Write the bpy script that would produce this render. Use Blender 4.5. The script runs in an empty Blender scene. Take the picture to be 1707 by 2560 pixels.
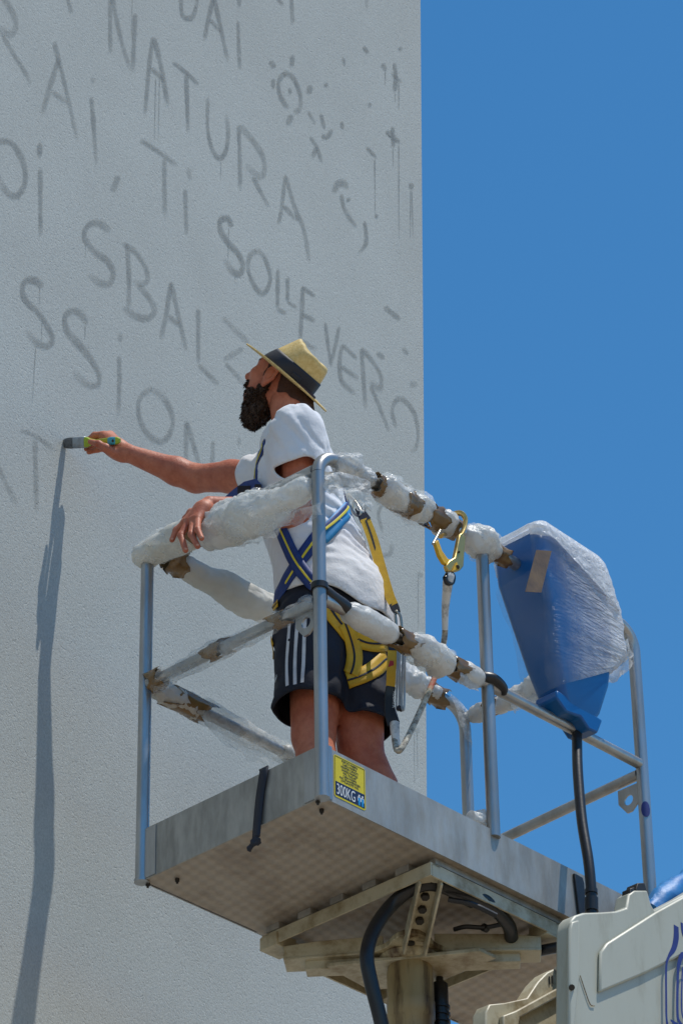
import bpy, math, random
import numpy as np
from mathutils import Matrix, Vector
from mathutils.bvhtree import BVHTree
random.seed(7); RNG = np.random.default_rng(11)
S = bpy.context.scene
C = S.collection

# ------------------------------------------------------------------ camera, sky, sun, exposure
F_PX, PITCH, ROLL, CAM_Z = 9000.0, 0.5749, math.radians(-0.4), 1.6
SUN_AZ, SUN_EL = math.radians(106.0), math.radians(72.0)     # clockwise from +Y
fw = np.array([0, math.cos(PITCH), math.sin(PITCH)]); up0 = np.array([0, -math.sin(PITCH), math.cos(PITCH)]); rt0 = np.array([1.0, 0, 0])
RT = rt0*math.cos(ROLL) - up0*math.sin(ROLL); UP = rt0*math.sin(ROLL) + up0*math.cos(ROLL)
CAM = np.array([0, 0, CAM_Z])
cd = bpy.data.cameras.new('camera'); cam = bpy.data.objects.new('camera', cd); C.objects.link(cam)
cd.sensor_fit = 'HORIZONTAL'; cd.sensor_width = 36.0; cd.lens = 36.0*F_PX/1707.0; cd.clip_start = 0.1; cd.clip_end = 5000
mw = Matrix.Identity(4)
for i in range(3):
    mw[i][0], mw[i][1], mw[i][2], mw[i][3] = RT[i], UP[i], -fw[i], CAM[i]
cam.matrix_world = mw
S.camera = cam
W = bpy.data.worlds.new('World'); S.world = W; W.use_nodes = True
nt = W.node_tree; bg = nt.nodes['Background']
sky = nt.nodes.new('ShaderNodeTexSky'); sky.sky_type = 'NISHITA'; sky.sun_disc = False
sky.sun_elevation = SUN_EL; sky.sun_rotation = SUN_AZ; sky.altitude = 0; sky.air_density = 1.0; sky.dust_density = 0.0; sky.ozone_density = 10.0
hs = nt.nodes.new('ShaderNodeHueSaturation'); hs.inputs['Saturation'].default_value = 1.13; hs.inputs['Hue'].default_value = .489; hs.inputs['Value'].default_value = .97; nt.links.new(sky.outputs[0], hs.inputs['Color'])
nt.links.new(hs.outputs[0], bg.inputs[0]); bg.inputs[1].default_value = 0.15
sd = bpy.data.lights.new('sun', 'SUN'); sd.energy = 3.6; sd.angle = math.radians(0.5); sd.color = (1, .95, .87)
sun = bpy.data.objects.new('sun', sd); C.objects.link(sun)
sdir = Vector((math.sin(SUN_AZ)*math.cos(SUN_EL), math.cos(SUN_AZ)*math.cos(SUN_EL), math.sin(SUN_EL)))
sun.rotation_euler = sdir.to_track_quat('Z', 'Y').to_euler(); sun.location = (6, -4, 14)
vs = S.view_settings; vs.view_transform = 'Standard'; vs.look = 'None'; vs.exposure = 0.0; vs.gamma = 1.0; vs.use_curve_mapping = False
S.cycles.max_bounces = 8; S.cycles.transparent_max_bounces = 16; S.cycles.caustics_reflective = False; S.cycles.caustics_refractive = False

# ------------------------------------------------------------------ frames: the platform stands turned and slightly tilted
def rot(ax, a):
    c, s = math.cos(a), math.sin(a)
    return np.array({'x': [[1,0,0],[0,c,-s],[0,s,c]], 'y': [[c,0,s],[0,1,0],[-s,0,c]], 'z': [[c,-s,0],[s,c,0],[0,0,1]]}[ax])
BM = rot('z', .8069) @ rot('x', -.0142) @ rot('y', -.0136)
BO = np.array([-.0461, 8.4717, 4.5796 + CAM_Z])
L, WD = 1.396, .6946            # platform length and width
HT, HM, HR = .160, .640, 1.115   # toe board, mid rail, top rail heights
def tw(p): return BO + np.asarray(p, float) @ BM.T         # platform frame -> world
def tb(p): return (np.asarray(p, float) - BO) @ BM
def ray(x, y):
    d = fw + RT*(x - 853.5)/F_PX - UP*(y - 1280)/F_PX
    return d/np.linalg.norm(d)
def bpl(x, y, i, val):
    d = BM.T @ ray(x, y); o = BM.T @ (CAM - BO)
    return o + d*(val - o[i])/d[i]
def bu(x, y, v): return bpl(x, y, 0, v)
def bv(x, y, v): return bpl(x, y, 1, v)
def bz(x, y, v): return bpl(x, y, 2, v)

# ------------------------------------------------------------------ mesh helpers: every helper returns (verts, faces)
def nrm(v):
    v = np.asarray(v, float); return v/(np.linalg.norm(v, axis=-1, keepdims=True) + 1e-12)
def merge(parts):
    V, Fc, o = [], [], 0
    for v, f in parts:
        V.append(np.asarray(v, float)); Fc += [tuple(i + o for i in q) for q in f]; o += len(v)
    return np.vstack(V), Fc
def box(lo, hi):
    (a, b, c), (d, e, f) = lo, hi
    return np.array([(a,b,c),(d,b,c),(d,e,c),(a,e,c),(a,b,f),(d,b,f),(d,e,f),(a,e,f)], float), [(0,3,2,1),(4,5,6,7),(0,1,5,4),(1,2,6,5),(2,3,7,6),(3,0,4,7)]
def obox(c, ax, ay, az):
    c, ax, ay, az = [np.asarray(k, float) for k in (c, ax, ay, az)]
    v, f = box((-1,-1,-1), (1,1,1)); v = c + v[:,:1]*ax + v[:,1:2]*ay + v[:,2:]*az
    return v, f
def prism(poly, vec):
    p = np.asarray(poly, float); n = len(p); v = np.vstack([p, p + np.asarray(vec, float)])
    f = [tuple(range(n))[::-1], tuple(range(n, 2*n))] + [(i, (i+1) % n, n + (i+1) % n, n + i) for i in range(n)]
    return v, f
def spl(pts, n):
    p = np.asarray(pts, float)
    if len(p) < 3:
        t = np.linspace(0, 1, n)[:, None]; return p[0]*(1-t) + p[-1]*t
    q = np.vstack([2*p[0]-p[1], p, 2*p[-1]-p[-2]]); m = len(p) - 1; out = []
    for t in np.linspace(0, m - 1e-9, n):
        i = int(t); s = t - i; a, b, c, d = q[i:i+4]
        out.append(.5*((2*b) + (c-a)*s + (2*a-5*b+4*c-d)*s*s + (3*b-a-3*c+d)*s**3))
    return np.array(out)
def frames(path):
    p = np.asarray(path, float); t = nrm(np.gradient(p, axis=0)); n0 = np.cross(t[0], [0,0,1.0])
    if np.linalg.norm(n0) < .1: n0 = np.cross(t[0], [1.0,0,0])
    N = [nrm(n0)]
    for i in range(1, len(p)):
        k = N[-1] - t[i]*np.dot(N[-1], t[i]); N.append(nrm(k))
    N = np.array(N); return t, N, np.cross(t, N)
def tube(path, r, n=14, caps=True, sq=(1, 1)):
    """r: number, per-point list or (points, n) array of radii"""
    p = np.asarray(path, float); t, N, B = frames(p); m = len(p); r = np.asarray(r, float)
    if r.ndim == 0: r = np.full((m, n), float(r))
    elif r.ndim == 1: r = np.repeat(r[:, None], n, 1)
    th = np.arange(n)*2*math.pi/n
    V = (p[:, None] + N[:, None]*(np.cos(th)*sq[0])[None, :, None]*r[..., None] + B[:, None]*(np.sin(th)*sq[1])[None, :, None]*r[..., None]).reshape(-1, 3)
    Fc = [(i*n+j, i*n+(j+1) % n, (i+1)*n+(j+1) % n, (i+1)*n+j) for i in range(m-1) for j in range(n)]
    if caps:
        Fc += [tuple(range(n))[::-1], tuple(range((m-1)*n, m*n))]
    return V, Fc
def disc_hole(c, ax, ay, r, depth_vec, n=16):
    th = np.arange(n)*2*math.pi/n
    return prism([np.asarray(c) + np.asarray(ax)*math.cos(a)*r + np.asarray(ay)*math.sin(a)*r for a in th], depth_vec)
def plate_hole(outer, cen, rad, vec):
    """plate with a round hole: the outline is resampled and bridged to the hole"""
    o = np.asarray(outer, float); n = 32; seg = np.linalg.norm(np.roll(o, -1, 0) - o, axis=1); cum = np.r_[0, np.cumsum(seg)]
    pts = []
    for s in np.linspace(0, cum[-1], n, endpoint=False):
        i = min(np.searchsorted(cum, s, 'right') - 1, len(o)-1); k = (s - cum[i])/seg[i]; pts.append(o[i]*(1-k) + o[(i+1) % len(o)]*k)
    for i in range(len(o)):
        j = int(np.argmin(np.linalg.norm(np.array(pts) - o[i], axis=1))); pts[j] = o[i]
    pts = np.array(pts); cen = np.asarray(cen, float); hol = cen + nrm(pts - cen)*rad; vec = np.asarray(vec, float)
    V = np.vstack([pts, hol, pts + vec, hol + vec]); Fc = []
    for i in range(n):
        j = (i+1) % n
        Fc += [(i, n+i, n+j, j), (2*n+i, 2*n+j, 3*n+j, 3*n+i), (i, j, 2*n+j, 2*n+i), (n+j, n+i, 3*n+i, 3*n+j)]
    return V, Fc
def noise3(p, s=1.0, seed=0):
    """cheap smooth noise in -1..1 from warped sines"""
    p = np.asarray(p, float)*s; r = np.random.default_rng(seed); out = np.zeros(p.shape[:-1])
    q = p.copy(); w = 0
    for k in range(5):
        a = r.normal(size=3); a /= np.linalg.norm(a); ph = r.uniform(0, 6.28, 3); fr = 1.0*1.55**k
        q = q + .35/fr*np.sin(np.stack([q[..., 1], q[..., 2], q[..., 0]], -1)*fr*1.3 + ph)
        out += np.sin((q @ a)*fr*2 + ph[0])/1.4**k; w += 1/1.4**k
    return out/w*1.6

# ------------------------------------------------------------------ objects
WM = {}
def thing(name, label, cat, base, group=None, frame='B'):
    """an Empty at the thing's base"""
    o = bpy.data.objects.new(name, None); C.objects.link(o); o.empty_display_size = .05
    m = Matrix.Identity(4)
    b = tw(base) if frame == 'B' else np.asarray(base, float)
    R3 = BM if frame == 'B' else np.eye(3)
    for i in range(3):
        for j in range(3): m[i][j] = R3[i][j]
        m[i][3] = b[i]
    o.matrix_world = m; WM[o.name] = (R3, b); o['label'] = label; o['category'] = cat
    if group: o['group'] = group
    return o
def obj(name, vf, mat, parent=None, frame='B', smooth=40, bevel=0, solid=0, label=None, attr=None, base=None):
    """ONE mesh object. verts come in platform or world coordinates"""
    V, Fc = vf; V = tw(V) if frame == 'B' else np.asarray(V, float)
    if parent is not None: R3, b = WM[parent.name]
    else:
        R3 = BM if frame == 'B' else np.eye(3)
        b = (tw(base) if frame == 'B' else np.asarray(base, float)) if base is not None else np.r_[V.mean(0)[:2], V[:, 2].min()]
    loc = (V - b) @ R3
    me = bpy.data.meshes.new(name); me.from_pydata(loc.tolist(), [], [tuple(int(i) for i in f) for f in Fc]); me.validate(); me.update()
    if smooth:
        me.polygons.foreach_set('use_smooth', [True]*len(me.polygons)); me.set_sharp_from_angle(angle=math.radians(smooth))
    if attr is not None and len(attr) == len(me.vertices):
        a = me.attributes.new('fade', 'FLOAT', 'POINT'); a.data.foreach_set('value', np.asarray(attr, dtype=np.float32))
    me.materials.append(mat)
    o = bpy.data.objects.new(name, me); C.objects.link(o)
    if parent is not None: o.parent = parent
    else:
        m = Matrix.Identity(4)
        for i in range(3):
            for j in range(3): m[i][j] = R3[i][j]
            m[i][3] = b[i]
        o.matrix_world = m
    WM[o.name] = (R3, b)
    if bevel:
        md = o.modifiers.new('bevel', 'BEVEL'); md.width = bevel; md.segments = 2; md.limit_method = 'ANGLE'; md.angle_limit = math.radians(40)
    if solid:
        md = o.modifiers.new('solid', 'SOLIDIFY'); md.thickness = solid; md.offset = 0
    if label: o['label'] = label
    return o
def tag(o, label, cat, group=None, kind=None):
    o['label'] = label; o['category'] = cat
    if group: o['group'] = group
    if kind: o['kind'] = kind
    return o

# ------------------------------------------------------------------ signed distance bodies -> surface nets
def snet(D, lo, h):
    D = D.astype(np.float32); s = D < 0
    cs = [(i,j,k) for i in (0,1) for j in (0,1) for k in (0,1)]
    nx, ny, nz = [d-1 for d in D.shape]
    def cut(A, i, j, k): return A[i:i+nx, j:j+ny, k:k+nz]
    cnt = sum(cut(s, *c).astype(np.int8) for c in cs)
    act = (cnt > 0) & (cnt < 8); idx = np.argwhere(act)
    if len(idx) == 0: return np.zeros((0, 3)), []
    vals = np.stack([D[idx[:,0]+i, idx[:,1]+j, idx[:,2]+k] for i,j,k in cs], 1); ca = np.array(cs, float)
    acc = np.zeros((len(idx), 3)); n = np.zeros(len(idx))
    for a in range(8):
        for b in range(a+1, 8):
            if np.abs(ca[a]-ca[b]).sum() == 1:
                va, vb = vals[:, a], vals[:, b]; m = (va < 0) != (vb < 0); t = np.where(m, va/(va - vb + 1e-12*(va == vb)), 0)
                acc += np.where(m[:, None], ca[a] + t[:, None]*(ca[b]-ca[a]), 0); n += m
    V = np.asarray(lo) + h*(idx + acc/n[:, None])
    ID = np.full(act.shape, -1, np.int64); ID[act] = np.arange(len(idx)); Q = []
    for ax in range(3):
        sl0 = [slice(1, None)]*3; sl0[ax] = slice(None, -1); a = s[:-1, :-1, :-1] if False else None
        S0 = np.moveaxis(s, ax, 0); I0 = np.moveaxis(ID, ax, 0)
        A = S0[:-1, 1:-1, 1:-1]; B = S0[1:, 1:-1, 1:-1]; e = np.argwhere(A != B)
        if len(e) == 0: continue
        i, j, k = e.T; q = np.stack([I0[i, j, k], I0[i, j+1, k], I0[i, j+1, k+1], I0[i, j, k+1]], 1)
        fl = A[i, j, k] ^ (ax == 1)
        q[~fl] = q[~fl][:, ::-1]; Q.append(q)
    Q = np.vstack(Q); Q = Q[(Q >= 0).all(1)]
    return V, [tuple(int(c) for c in r) for r in Q]
def sdf(prims, h, disp=None, pad=.03):
    """prims: ('c', a, b, ra, rb, k) tapered capsule | ('e', centre, radii, axes(3x3 rows), k) ellipsoid; smooth union"""
    lo = np.full(3, 9e9); hi = -lo; bb = []
    for p in prims:
        if p[0] == 'c':
            a, b = np.array(p[1], float), np.array(p[2], float); r = max(p[3], p[4]); l, u = np.minimum(a, b) - r, np.maximum(a, b) + r
        else:
            r = max(p[2]); l, u = np.array(p[1]) - r, np.array(p[1]) + r
        bb.append((l, u)); lo = np.minimum(lo, l); hi = np.maximum(hi, u)
    lo -= pad; hi += pad; n = np.ceil((hi-lo)/h).astype(int) + 1
    D = np.full(n, .5, np.float32); g = [lo[i] + h*np.arange(n[i]) for i in range(3)]
    for p, (l, u) in zip(prims, bb):
        m = pad + p[-1]; i0 = np.maximum(((l-m-lo)/h).astype(int), 0); i1 = np.minimum(((u+m-lo)/h).astype(int)+2, n)
        sl = tuple(slice(a, b) for a, b in zip(i0, i1))
        P = np.stack(np.meshgrid(*[g[i][sl[i]] for i in range(3)], indexing='ij'), -1)
        if p[0] == 'c':
            a, b = np.array(p[1], float), np.array(p[2], float); ab = b - a; t = np.clip(((P-a) @ ab)/(ab @ ab + 1e-12), 0, 1)
            d = np.linalg.norm(P - a - t[..., None]*ab, axis=-1) - (p[3] + (p[4]-p[3])*t)
        else:
            q = (P - np.array(p[1])) @ np.array(p[3], float).T; r = np.array(p[2], float)
            k0 = np.linalg.norm(q/r, axis=-1); k1 = np.linalg.norm(q/r**2, axis=-1) + 1e-9; d = k0*(k0-1)/k1
        k = p[-1]; o = D[sl]
        if k > 0:
            hh = np.maximum(k - np.abs(o-d), 0)/k; D[sl] = np.minimum(o, d) - hh*hh*k/4
        else: D[sl] = np.minimum(o, d)
    if disp is not None:
        near = np.argwhere(np.abs(D) < .03); P = lo + h*near; D[tuple(near.T)] += disp(P).astype(np.float32)
    return snet(D, lo, h)
def keep(vf, fn):
    """drop the faces whose centre makes fn False"""
    V, Fc = vf; Fa = np.array(Fc); c = V[Fa].mean(1); m = fn(c); Fa = Fa[m]; used = np.unique(Fa); re = np.full(len(V), -1); re[used] = np.arange(len(used))
    V2, F2 = V[used].copy(), re[Fa]
    ed = np.sort(np.concatenate([F2[:, [i, (i+1) % F2.shape[1]]] for i in range(F2.shape[1])]), axis=1); ue, ct = np.unique(ed, axis=0, return_counts=True); be = ue[ct == 1]
    for _ in range(14):                                   # smooth the cut edge
        acc = np.zeros_like(V2); n = np.zeros(len(V2)); np.add.at(acc, be[:, 0], V2[be[:, 1]]); np.add.at(acc, be[:, 1], V2[be[:, 0]]); np.add.at(n, be.ravel(), 1); m2 = n == 2
        V2[m2] = .5*V2[m2] + .5*acc[m2]/2
    return V2, [tuple(r) for r in F2]
def yawax(a):
    c, s = math.cos(a), math.sin(a); return [[c, s, 0], [-s, c, 0], [0, 0, 1]]      # right, forward, up

# ------------------------------------------------------------------ procedural materials
def mat(name, col, rough=.6, metal=0.0, var=None, vscale=6.0, bump=0.0, bscale=60.0, dirt=None, dscale=3.0, damt=.5, trans=0.0, spec=.5, stretch=None, sheen=0, detail=6.0, rvar=0.0, coord='Object', crease=None, drange=(.48, .72)):
    m = bpy.data.materials.new(name); m.use_nodes = True; t = m.node_tree; b = t.nodes['Principled BSDF']; out = t.nodes['Material Output']
    N = t.nodes.new; Lk = t.links.new
    b.inputs['Base Color'].default_value = (*col, 1); b.inputs['Roughness'].default_value = rough; b.inputs['Metallic'].default_value = metal
    b.inputs['Specular IOR Level'].default_value = spec
    if sheen: b.inputs['Sheen Weight'].default_value = sheen
    tc = N('ShaderNodeTexCoord'); vec = tc.outputs[coord]
    if stretch:
        mp = N('ShaderNodeMapping'); mp.inputs['Scale'].default_value = stretch; Lk(vec, mp.inputs[0]); vec = mp.outputs[0]
    cur = None
    def nz(sc, det=detail, rg=.6):
        n = N('ShaderNodeTexNoise'); n.inputs['Scale'].default_value = sc; n.inputs['Detail'].default_value = det; n.inputs['Roughness'].default_value = rg; Lk(vec, n.inputs['Vector']); return n
    def ramp(src, a, b2):
        r = N('ShaderNodeMapRange'); r.inputs['From Min'].default_value = a; r.inputs['From Max'].default_value = b2; Lk(src, r.inputs['Value']); return r.outputs[0]
    if var is not None:
        mx = N('ShaderNodeMix'); mx.data_type = 'RGBA'; mx.inputs['A'].default_value = (*col, 1); mx.inputs['B'].default_value = (*var, 1)
        Lk(ramp(nz(vscale).outputs['Fac'], .35, .65), mx.inputs['Factor']); cur = mx.outputs['Result']
    if dirt is not None:
        mx = N('ShaderNodeMix'); mx.data_type = 'RGBA'; mx.inputs['A'].default_value = (*col, 1); mx.inputs['B'].default_value = (*dirt, 1)
        if cur: Lk(cur, mx.inputs['A'])
        f = N('ShaderNodeMath'); f.operation = 'MULTIPLY'; f.inputs[1].default_value = damt; Lk(ramp(nz(dscale, 9, .7).outputs['Fac'], *drange), f.inputs[0]); Lk(f.outputs[0], mx.inputs['Factor']); cur = mx.outputs['Result']
    if cur: Lk(cur, b.inputs['Base Color'])
    if rvar:
        r = N('ShaderNodeMapRange'); r.inputs['To Min'].default_value = max(rough-rvar, .03); r.inputs['To Max'].default_value = min(rough+rvar, 1); Lk(nz(vscale*2).outputs['Fac'], r.inputs['Value']); Lk(r.outputs[0], b.inputs['Roughness'])
    if bump:
        bp = N('ShaderNodeBump'); bp.inputs['Strength'].default_value = 1.0; bp.inputs['Distance'].default_value = bump; Lk(nz(bscale).outputs['Fac'], bp.inputs['Height']); Lk(bp.outputs[0], b.inputs['Normal'])
    if crease:
        vo = N('ShaderNodeTexVoronoi'); vo.feature = 'DISTANCE_TO_EDGE'; vo.inputs['Scale'].default_value = crease[0]
        di = nz(crease[0]*.6, 3); vm = N('ShaderNodeVectorMath'); vm.operation = 'SCALE'; vm.inputs['Scale'].default_value = .9/crease[0]; Lk(di.outputs['Color'], vm.inputs[0]); va = N('ShaderNodeVectorMath'); va.operation = 'ADD'; Lk(vec, va.inputs[0]); Lk(vm.outputs[0], va.inputs[1]); Lk(va.outputs[0], vo.inputs['Vector'])
        b2 = N('ShaderNodeBump'); b2.inputs['Distance'].default_value = crease[1]; Lk(vo.outputs['Distance'], b2.inputs['Height'])
        if b.inputs['Normal'].links: Lk(b.inputs['Normal'].links[0].from_socket, b2.inputs['Normal'])
        Lk(b2.outputs[0], b.inputs['Normal'])
    if trans:
        tr = N('ShaderNodeBsdfTranslucent'); tr.inputs[0].default_value = (*col, 1); ms = N('ShaderNodeMixShader'); ms.inputs[0].default_value = trans
        Lk(b.outputs[0], ms.inputs[1]); Lk(tr.outputs[0], ms.inputs[2]); Lk(ms.outputs[0], out.inputs[0])
    return m
def film(name, col=(.8, .82, .82), lo=.25, hi=.75, scale=14, rough=.2, bump=.004, bscale=45, attr=False, stretch=None, crease=(34, .008)):
    """thin plastic sheet: part clear, part milky, crumpled"""
    m = mat(name, col, rough, bump=bump, bscale=bscale, trans=.35, stretch=stretch, crease=crease); t = m.node_tree; out = t.nodes['Material Output']; N = t.nodes.new; Lk = t.links.new
    src = out.inputs[0].links[0].from_socket; tp = N('ShaderNodeBsdfTransparent'); tp.inputs[0].default_value = (.97, .98, .98, 1); ms = N('ShaderNodeMixShader')
    tc = N('ShaderNodeTexCoord'); n = N('ShaderNodeTexNoise'); n.inputs['Scale'].default_value = scale; n.inputs['Detail'].default_value = 8; n.inputs['Roughness'].default_value = .65; Lk(tc.outputs['Object'], n.inputs['Vector'])
    r = N('ShaderNodeMapRange'); r.inputs['From Min'].default_value = .38; r.inputs['From Max'].default_value = .66; r.inputs['To Min'].default_value = lo; r.inputs['To Max'].default_value = hi; Lk(n.outputs['Fac'], r.inputs['Value'])
    f = r.outputs[0]
    if attr:
        a = N('ShaderNodeAttribute'); a.attribute_name = 'fade'; mu = N('ShaderNodeMath'); mu.operation = 'MULTIPLY'; Lk(f, mu.inputs[0]); Lk(a.outputs['Fac'], mu.inputs[1]); f = mu.outputs[0]
    Lk(f, ms.inputs[0]); Lk(tp.outputs[0], ms.inputs[1]); Lk(src, ms.inputs[2]); Lk(ms.outputs[0], out.inputs[0])
    return m
M = {}
M['alu'] = mat('aluminium_tube', (.46, .46, .45), .36, .82, var=(.36, .36, .35), vscale=18, bump=.0004, bscale=120, rvar=.12, dirt=(.30, .28, .25), dscale=9, damt=.5, stretch=(1, 1, .25))
M['sheet'] = mat('aluminium_sheet', (.45, .43, .385), .5, .5, var=(.30, .285, .25), vscale=22, bump=.0006, bscale=90, rvar=.15, dirt=(.25, .235, .21), dscale=7, damt=.55, stretch=(1, 1, .3))
M['white'] = mat('cream_paint', (.56, .51, .37), .45, var=(.48, .42, .28), vscale=5, bump=.0005, bscale=70, dirt=(.22, .15, .06), dscale=9, damt=.85, drange=(.46, .66))
M['cover'] = mat('white_cover', (.48, .475, .385), .42, var=(.43, .42, .325), vscale=3, bump=.0006, bscale=40, dirt=(.25, .21, .12), dscale=6, damt=.75, stretch=(1, 1, .25), drange=(.50, .75))
M['rustwhite'] = mat('stained_cream', (.56, .49, .32), .5, var=(.44, .35, .18), vscale=7, bump=.0008, bscale=60, dirt=(.10, .055, .02), dscale=15, damt=1.0, stretch=(1, 1, .15), drange=(.44, .62))
M['colm'] = mat('rusty_cream_column', (.40, .30, .14), .5, var=(.24, .155, .06), vscale=9, bump=.001, bscale=50, dirt=(.06, .03, .01), dscale=11, damt=1.0, stretch=(1, 1, .12), drange=(.46, .60))
M['black'] = mat('black_rubber', (.012, .012, .013), .38, bump=.0004, bscale=80, dirt=(.06, .055, .05), dscale=8, damt=.35)
M['bolt'] = mat('dark_bolt', (.05, .045, .04), .5, .6, bump=.0005)
M['foam'] = mat('white_foam_wrap', (.92, .92, .90), .26, var=(.86, .86, .82), vscale=9, bump=.005, bscale=42, trans=.42, spec=.5, crease=(19, .010))
M['foamd'] = mat('soft_foam_wrap', (.90, .89, .84), .55, var=(.84, .82, .74), vscale=7, bump=.004, bscale=24, dirt=(.42, .38, .28), dscale=6, damt=.35, trans=.42, spec=.4, crease=(16, .012))
M['tape'] = mat('brown_packing_tape', (.24, .14, .045), .22, var=(.15, .085, .03), vscale=14, bump=.002, bscale=38, spec=.6)
M['film2'] = film('thin_outer_film', col=(.94, .95, .95), lo=.0, hi=.42, scale=16, rough=.1, bump=.006, bscale=34, crease=(24, .02))
M['film'] = film('clear_film', lo=.10, hi=.5, scale=9, bump=.004, bscale=22)
M['filmw'] = film('milky_film', lo=.35, hi=.9, bump=.008, bscale=38)
M['blue'] = mat('blue_plastic', (.004, .112, .345), .32, var=(.0035, .095, .30), vscale=4, bump=.0004, bscale=30)
M['skin'] = mat('tanned_skin', (.60, .215, .125), .5, var=(.44, .125, .07), vscale=13, bump=.0016, bscale=110, dirt=(.30, .075, .04), dscale=30, damt=.5, spec=.3)
M['skin'].node_tree.nodes['Principled BSDF'].inputs['Subsurface Weight'].default_value = .12
M['skin'].node_tree.nodes['Principled BSDF'].inputs['Subsurface Radius'].default_value = (.012, .005, .003)
M['nail'] = mat('finger_nail', (.55, .30, .24), .35)
M['hair'] = mat('dark_beard_hair', (.034, .018, .011), .5, var=(.065, .035, .021), vscale=60, spec=.3)
M['stub'] = mat('cropped_hair', (.055, .026, .018), .7, var=(.09, .042, .028), vscale=120, bump=.001, bscale=300, spec=.25)
M['shirt'] = mat('white_cotton', (.84, .84, .86), .85, var=(.78, .78, .80), vscale=7, bump=.0035, bscale=34, spec=.2, sheen=.15, trans=.06)
M['shorts'] = mat('navy_sport_cloth', (.012, .014, .024), .7, var=(.018, .02, .032), vscale=9, bump=.002, bscale=24, spec=.3)
M['stripe'] = mat('white_stripe', (.62, .63, .66), .7, dirt=(.2, .2, .22), dscale=14, damt=.5)
M['straw'] = mat('woven_straw', (.76, .57, .25), .6, var=(.62, .43, .15), vscale=90, bump=.0012, bscale=220, spec=.3)
M['band'] = mat('black_hat_band', (.010, .012, .022), .6, bump=.0008, bscale=60)
M['navy'] = mat('blue_webbing', (.010, .045, .22), .6, var=(.008, .03, .16), vscale=60, bump=.0006, bscale=300)
M['sky'] = mat('light_blue_webbing', (.03, .30, .62), .55, var=(.025, .24, .52), vscale=30, bump=.0006, bscale=300)
M['yel'] = mat('yellow_webbing', (.72, .42, .012), .6, var=(.60, .33, .01), vscale=30, bump=.0007, bscale=280)
M['yline'] = mat('yellow_stitch', (.80, .66, .04), .6)
M['dark'] = mat('dark_webbing', (.012, .014, .025), .65, bump=.0006, bscale=200)
M['steel'] = mat('zinc_steel', (.55, .50, .38), .3, .85, var=(.45, .42, .36), vscale=30, bump=.0004)
M['goldhook'] = mat('gilt_hook', (.62, .42, .12), .33, .75, var=(.5, .36, .14), vscale=20, bump=.0006)
M['rope'] = mat('speckled_rope', (.60, .56, .46), .8, var=(.16, .13, .10), vscale=70, bump=.002, bscale=160)
M['splice'] = mat('white_sleeve', (.70, .70, .68), .4, var=(.64, .64, .62), vscale=9, dirt=(.02, .02, .025), dscale=22, damt=1.0)
M['redrope'] = mat('red_flecked_rope', (.42, .06, .06), .8, var=(.45, .38, .26), vscale=60, bump=.002, bscale=160)
M['lime'] = mat('lime_handle', (.40, .52, .03), .35, var=(.34, .44, .03), vscale=20)
M['aqua'] = mat('aqua_grip', (.05, .42, .55), .4)
M['ferrule'] = mat('tin_ferrule', (.38, .42, .45), .35, .6, dirt=(.20, .17, .16), dscale=40, damt=.8)
M['brist'] = mat('wet_bristle', (.16, .17, .17), .6, var=(.09, .095, .10), vscale=80, bump=.002, bscale=200)
M['ylab'] = mat('yellow_sticker', (.72, .58, .01), .35, var=(.66, .52, .01), vscale=20)
M['dlab'] = mat('navy_print', (.012, .02, .06), .4)
M['wlab'] = mat('white_print', (.72, .74, .74), .4)
M['blab'] = mat('blue_print', (.02, .28, .60), .4)
M['ink'] = mat('blue_logo_paint', (.03, .04, .20), .45, var=(.025, .03, .16), vscale=14)
M['cloth'] = mat('blue_tarp', (.02, .22, .52), .5, var=(.015, .15, .42), vscale=9, bump=.004, bscale=20)

# ================================================================== SETTING
g = 600.0
gm = mat('sun_bleached_paving', (.34, .27, .19), .85, var=(.29, .23, .165), vscale=1.5, bump=.003, bscale=30)
ground = obj('ground', (np.array([(-g,-g,0),(g,-g,0),(g,g,0),(-g,g,0)]), [(0,1,2,3)]), gm, frame='W', smooth=0, base=(0,0,0))
ground['kind'] = 'structure'; ground['label'] = 'pale dusty paving below the lift'

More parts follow.
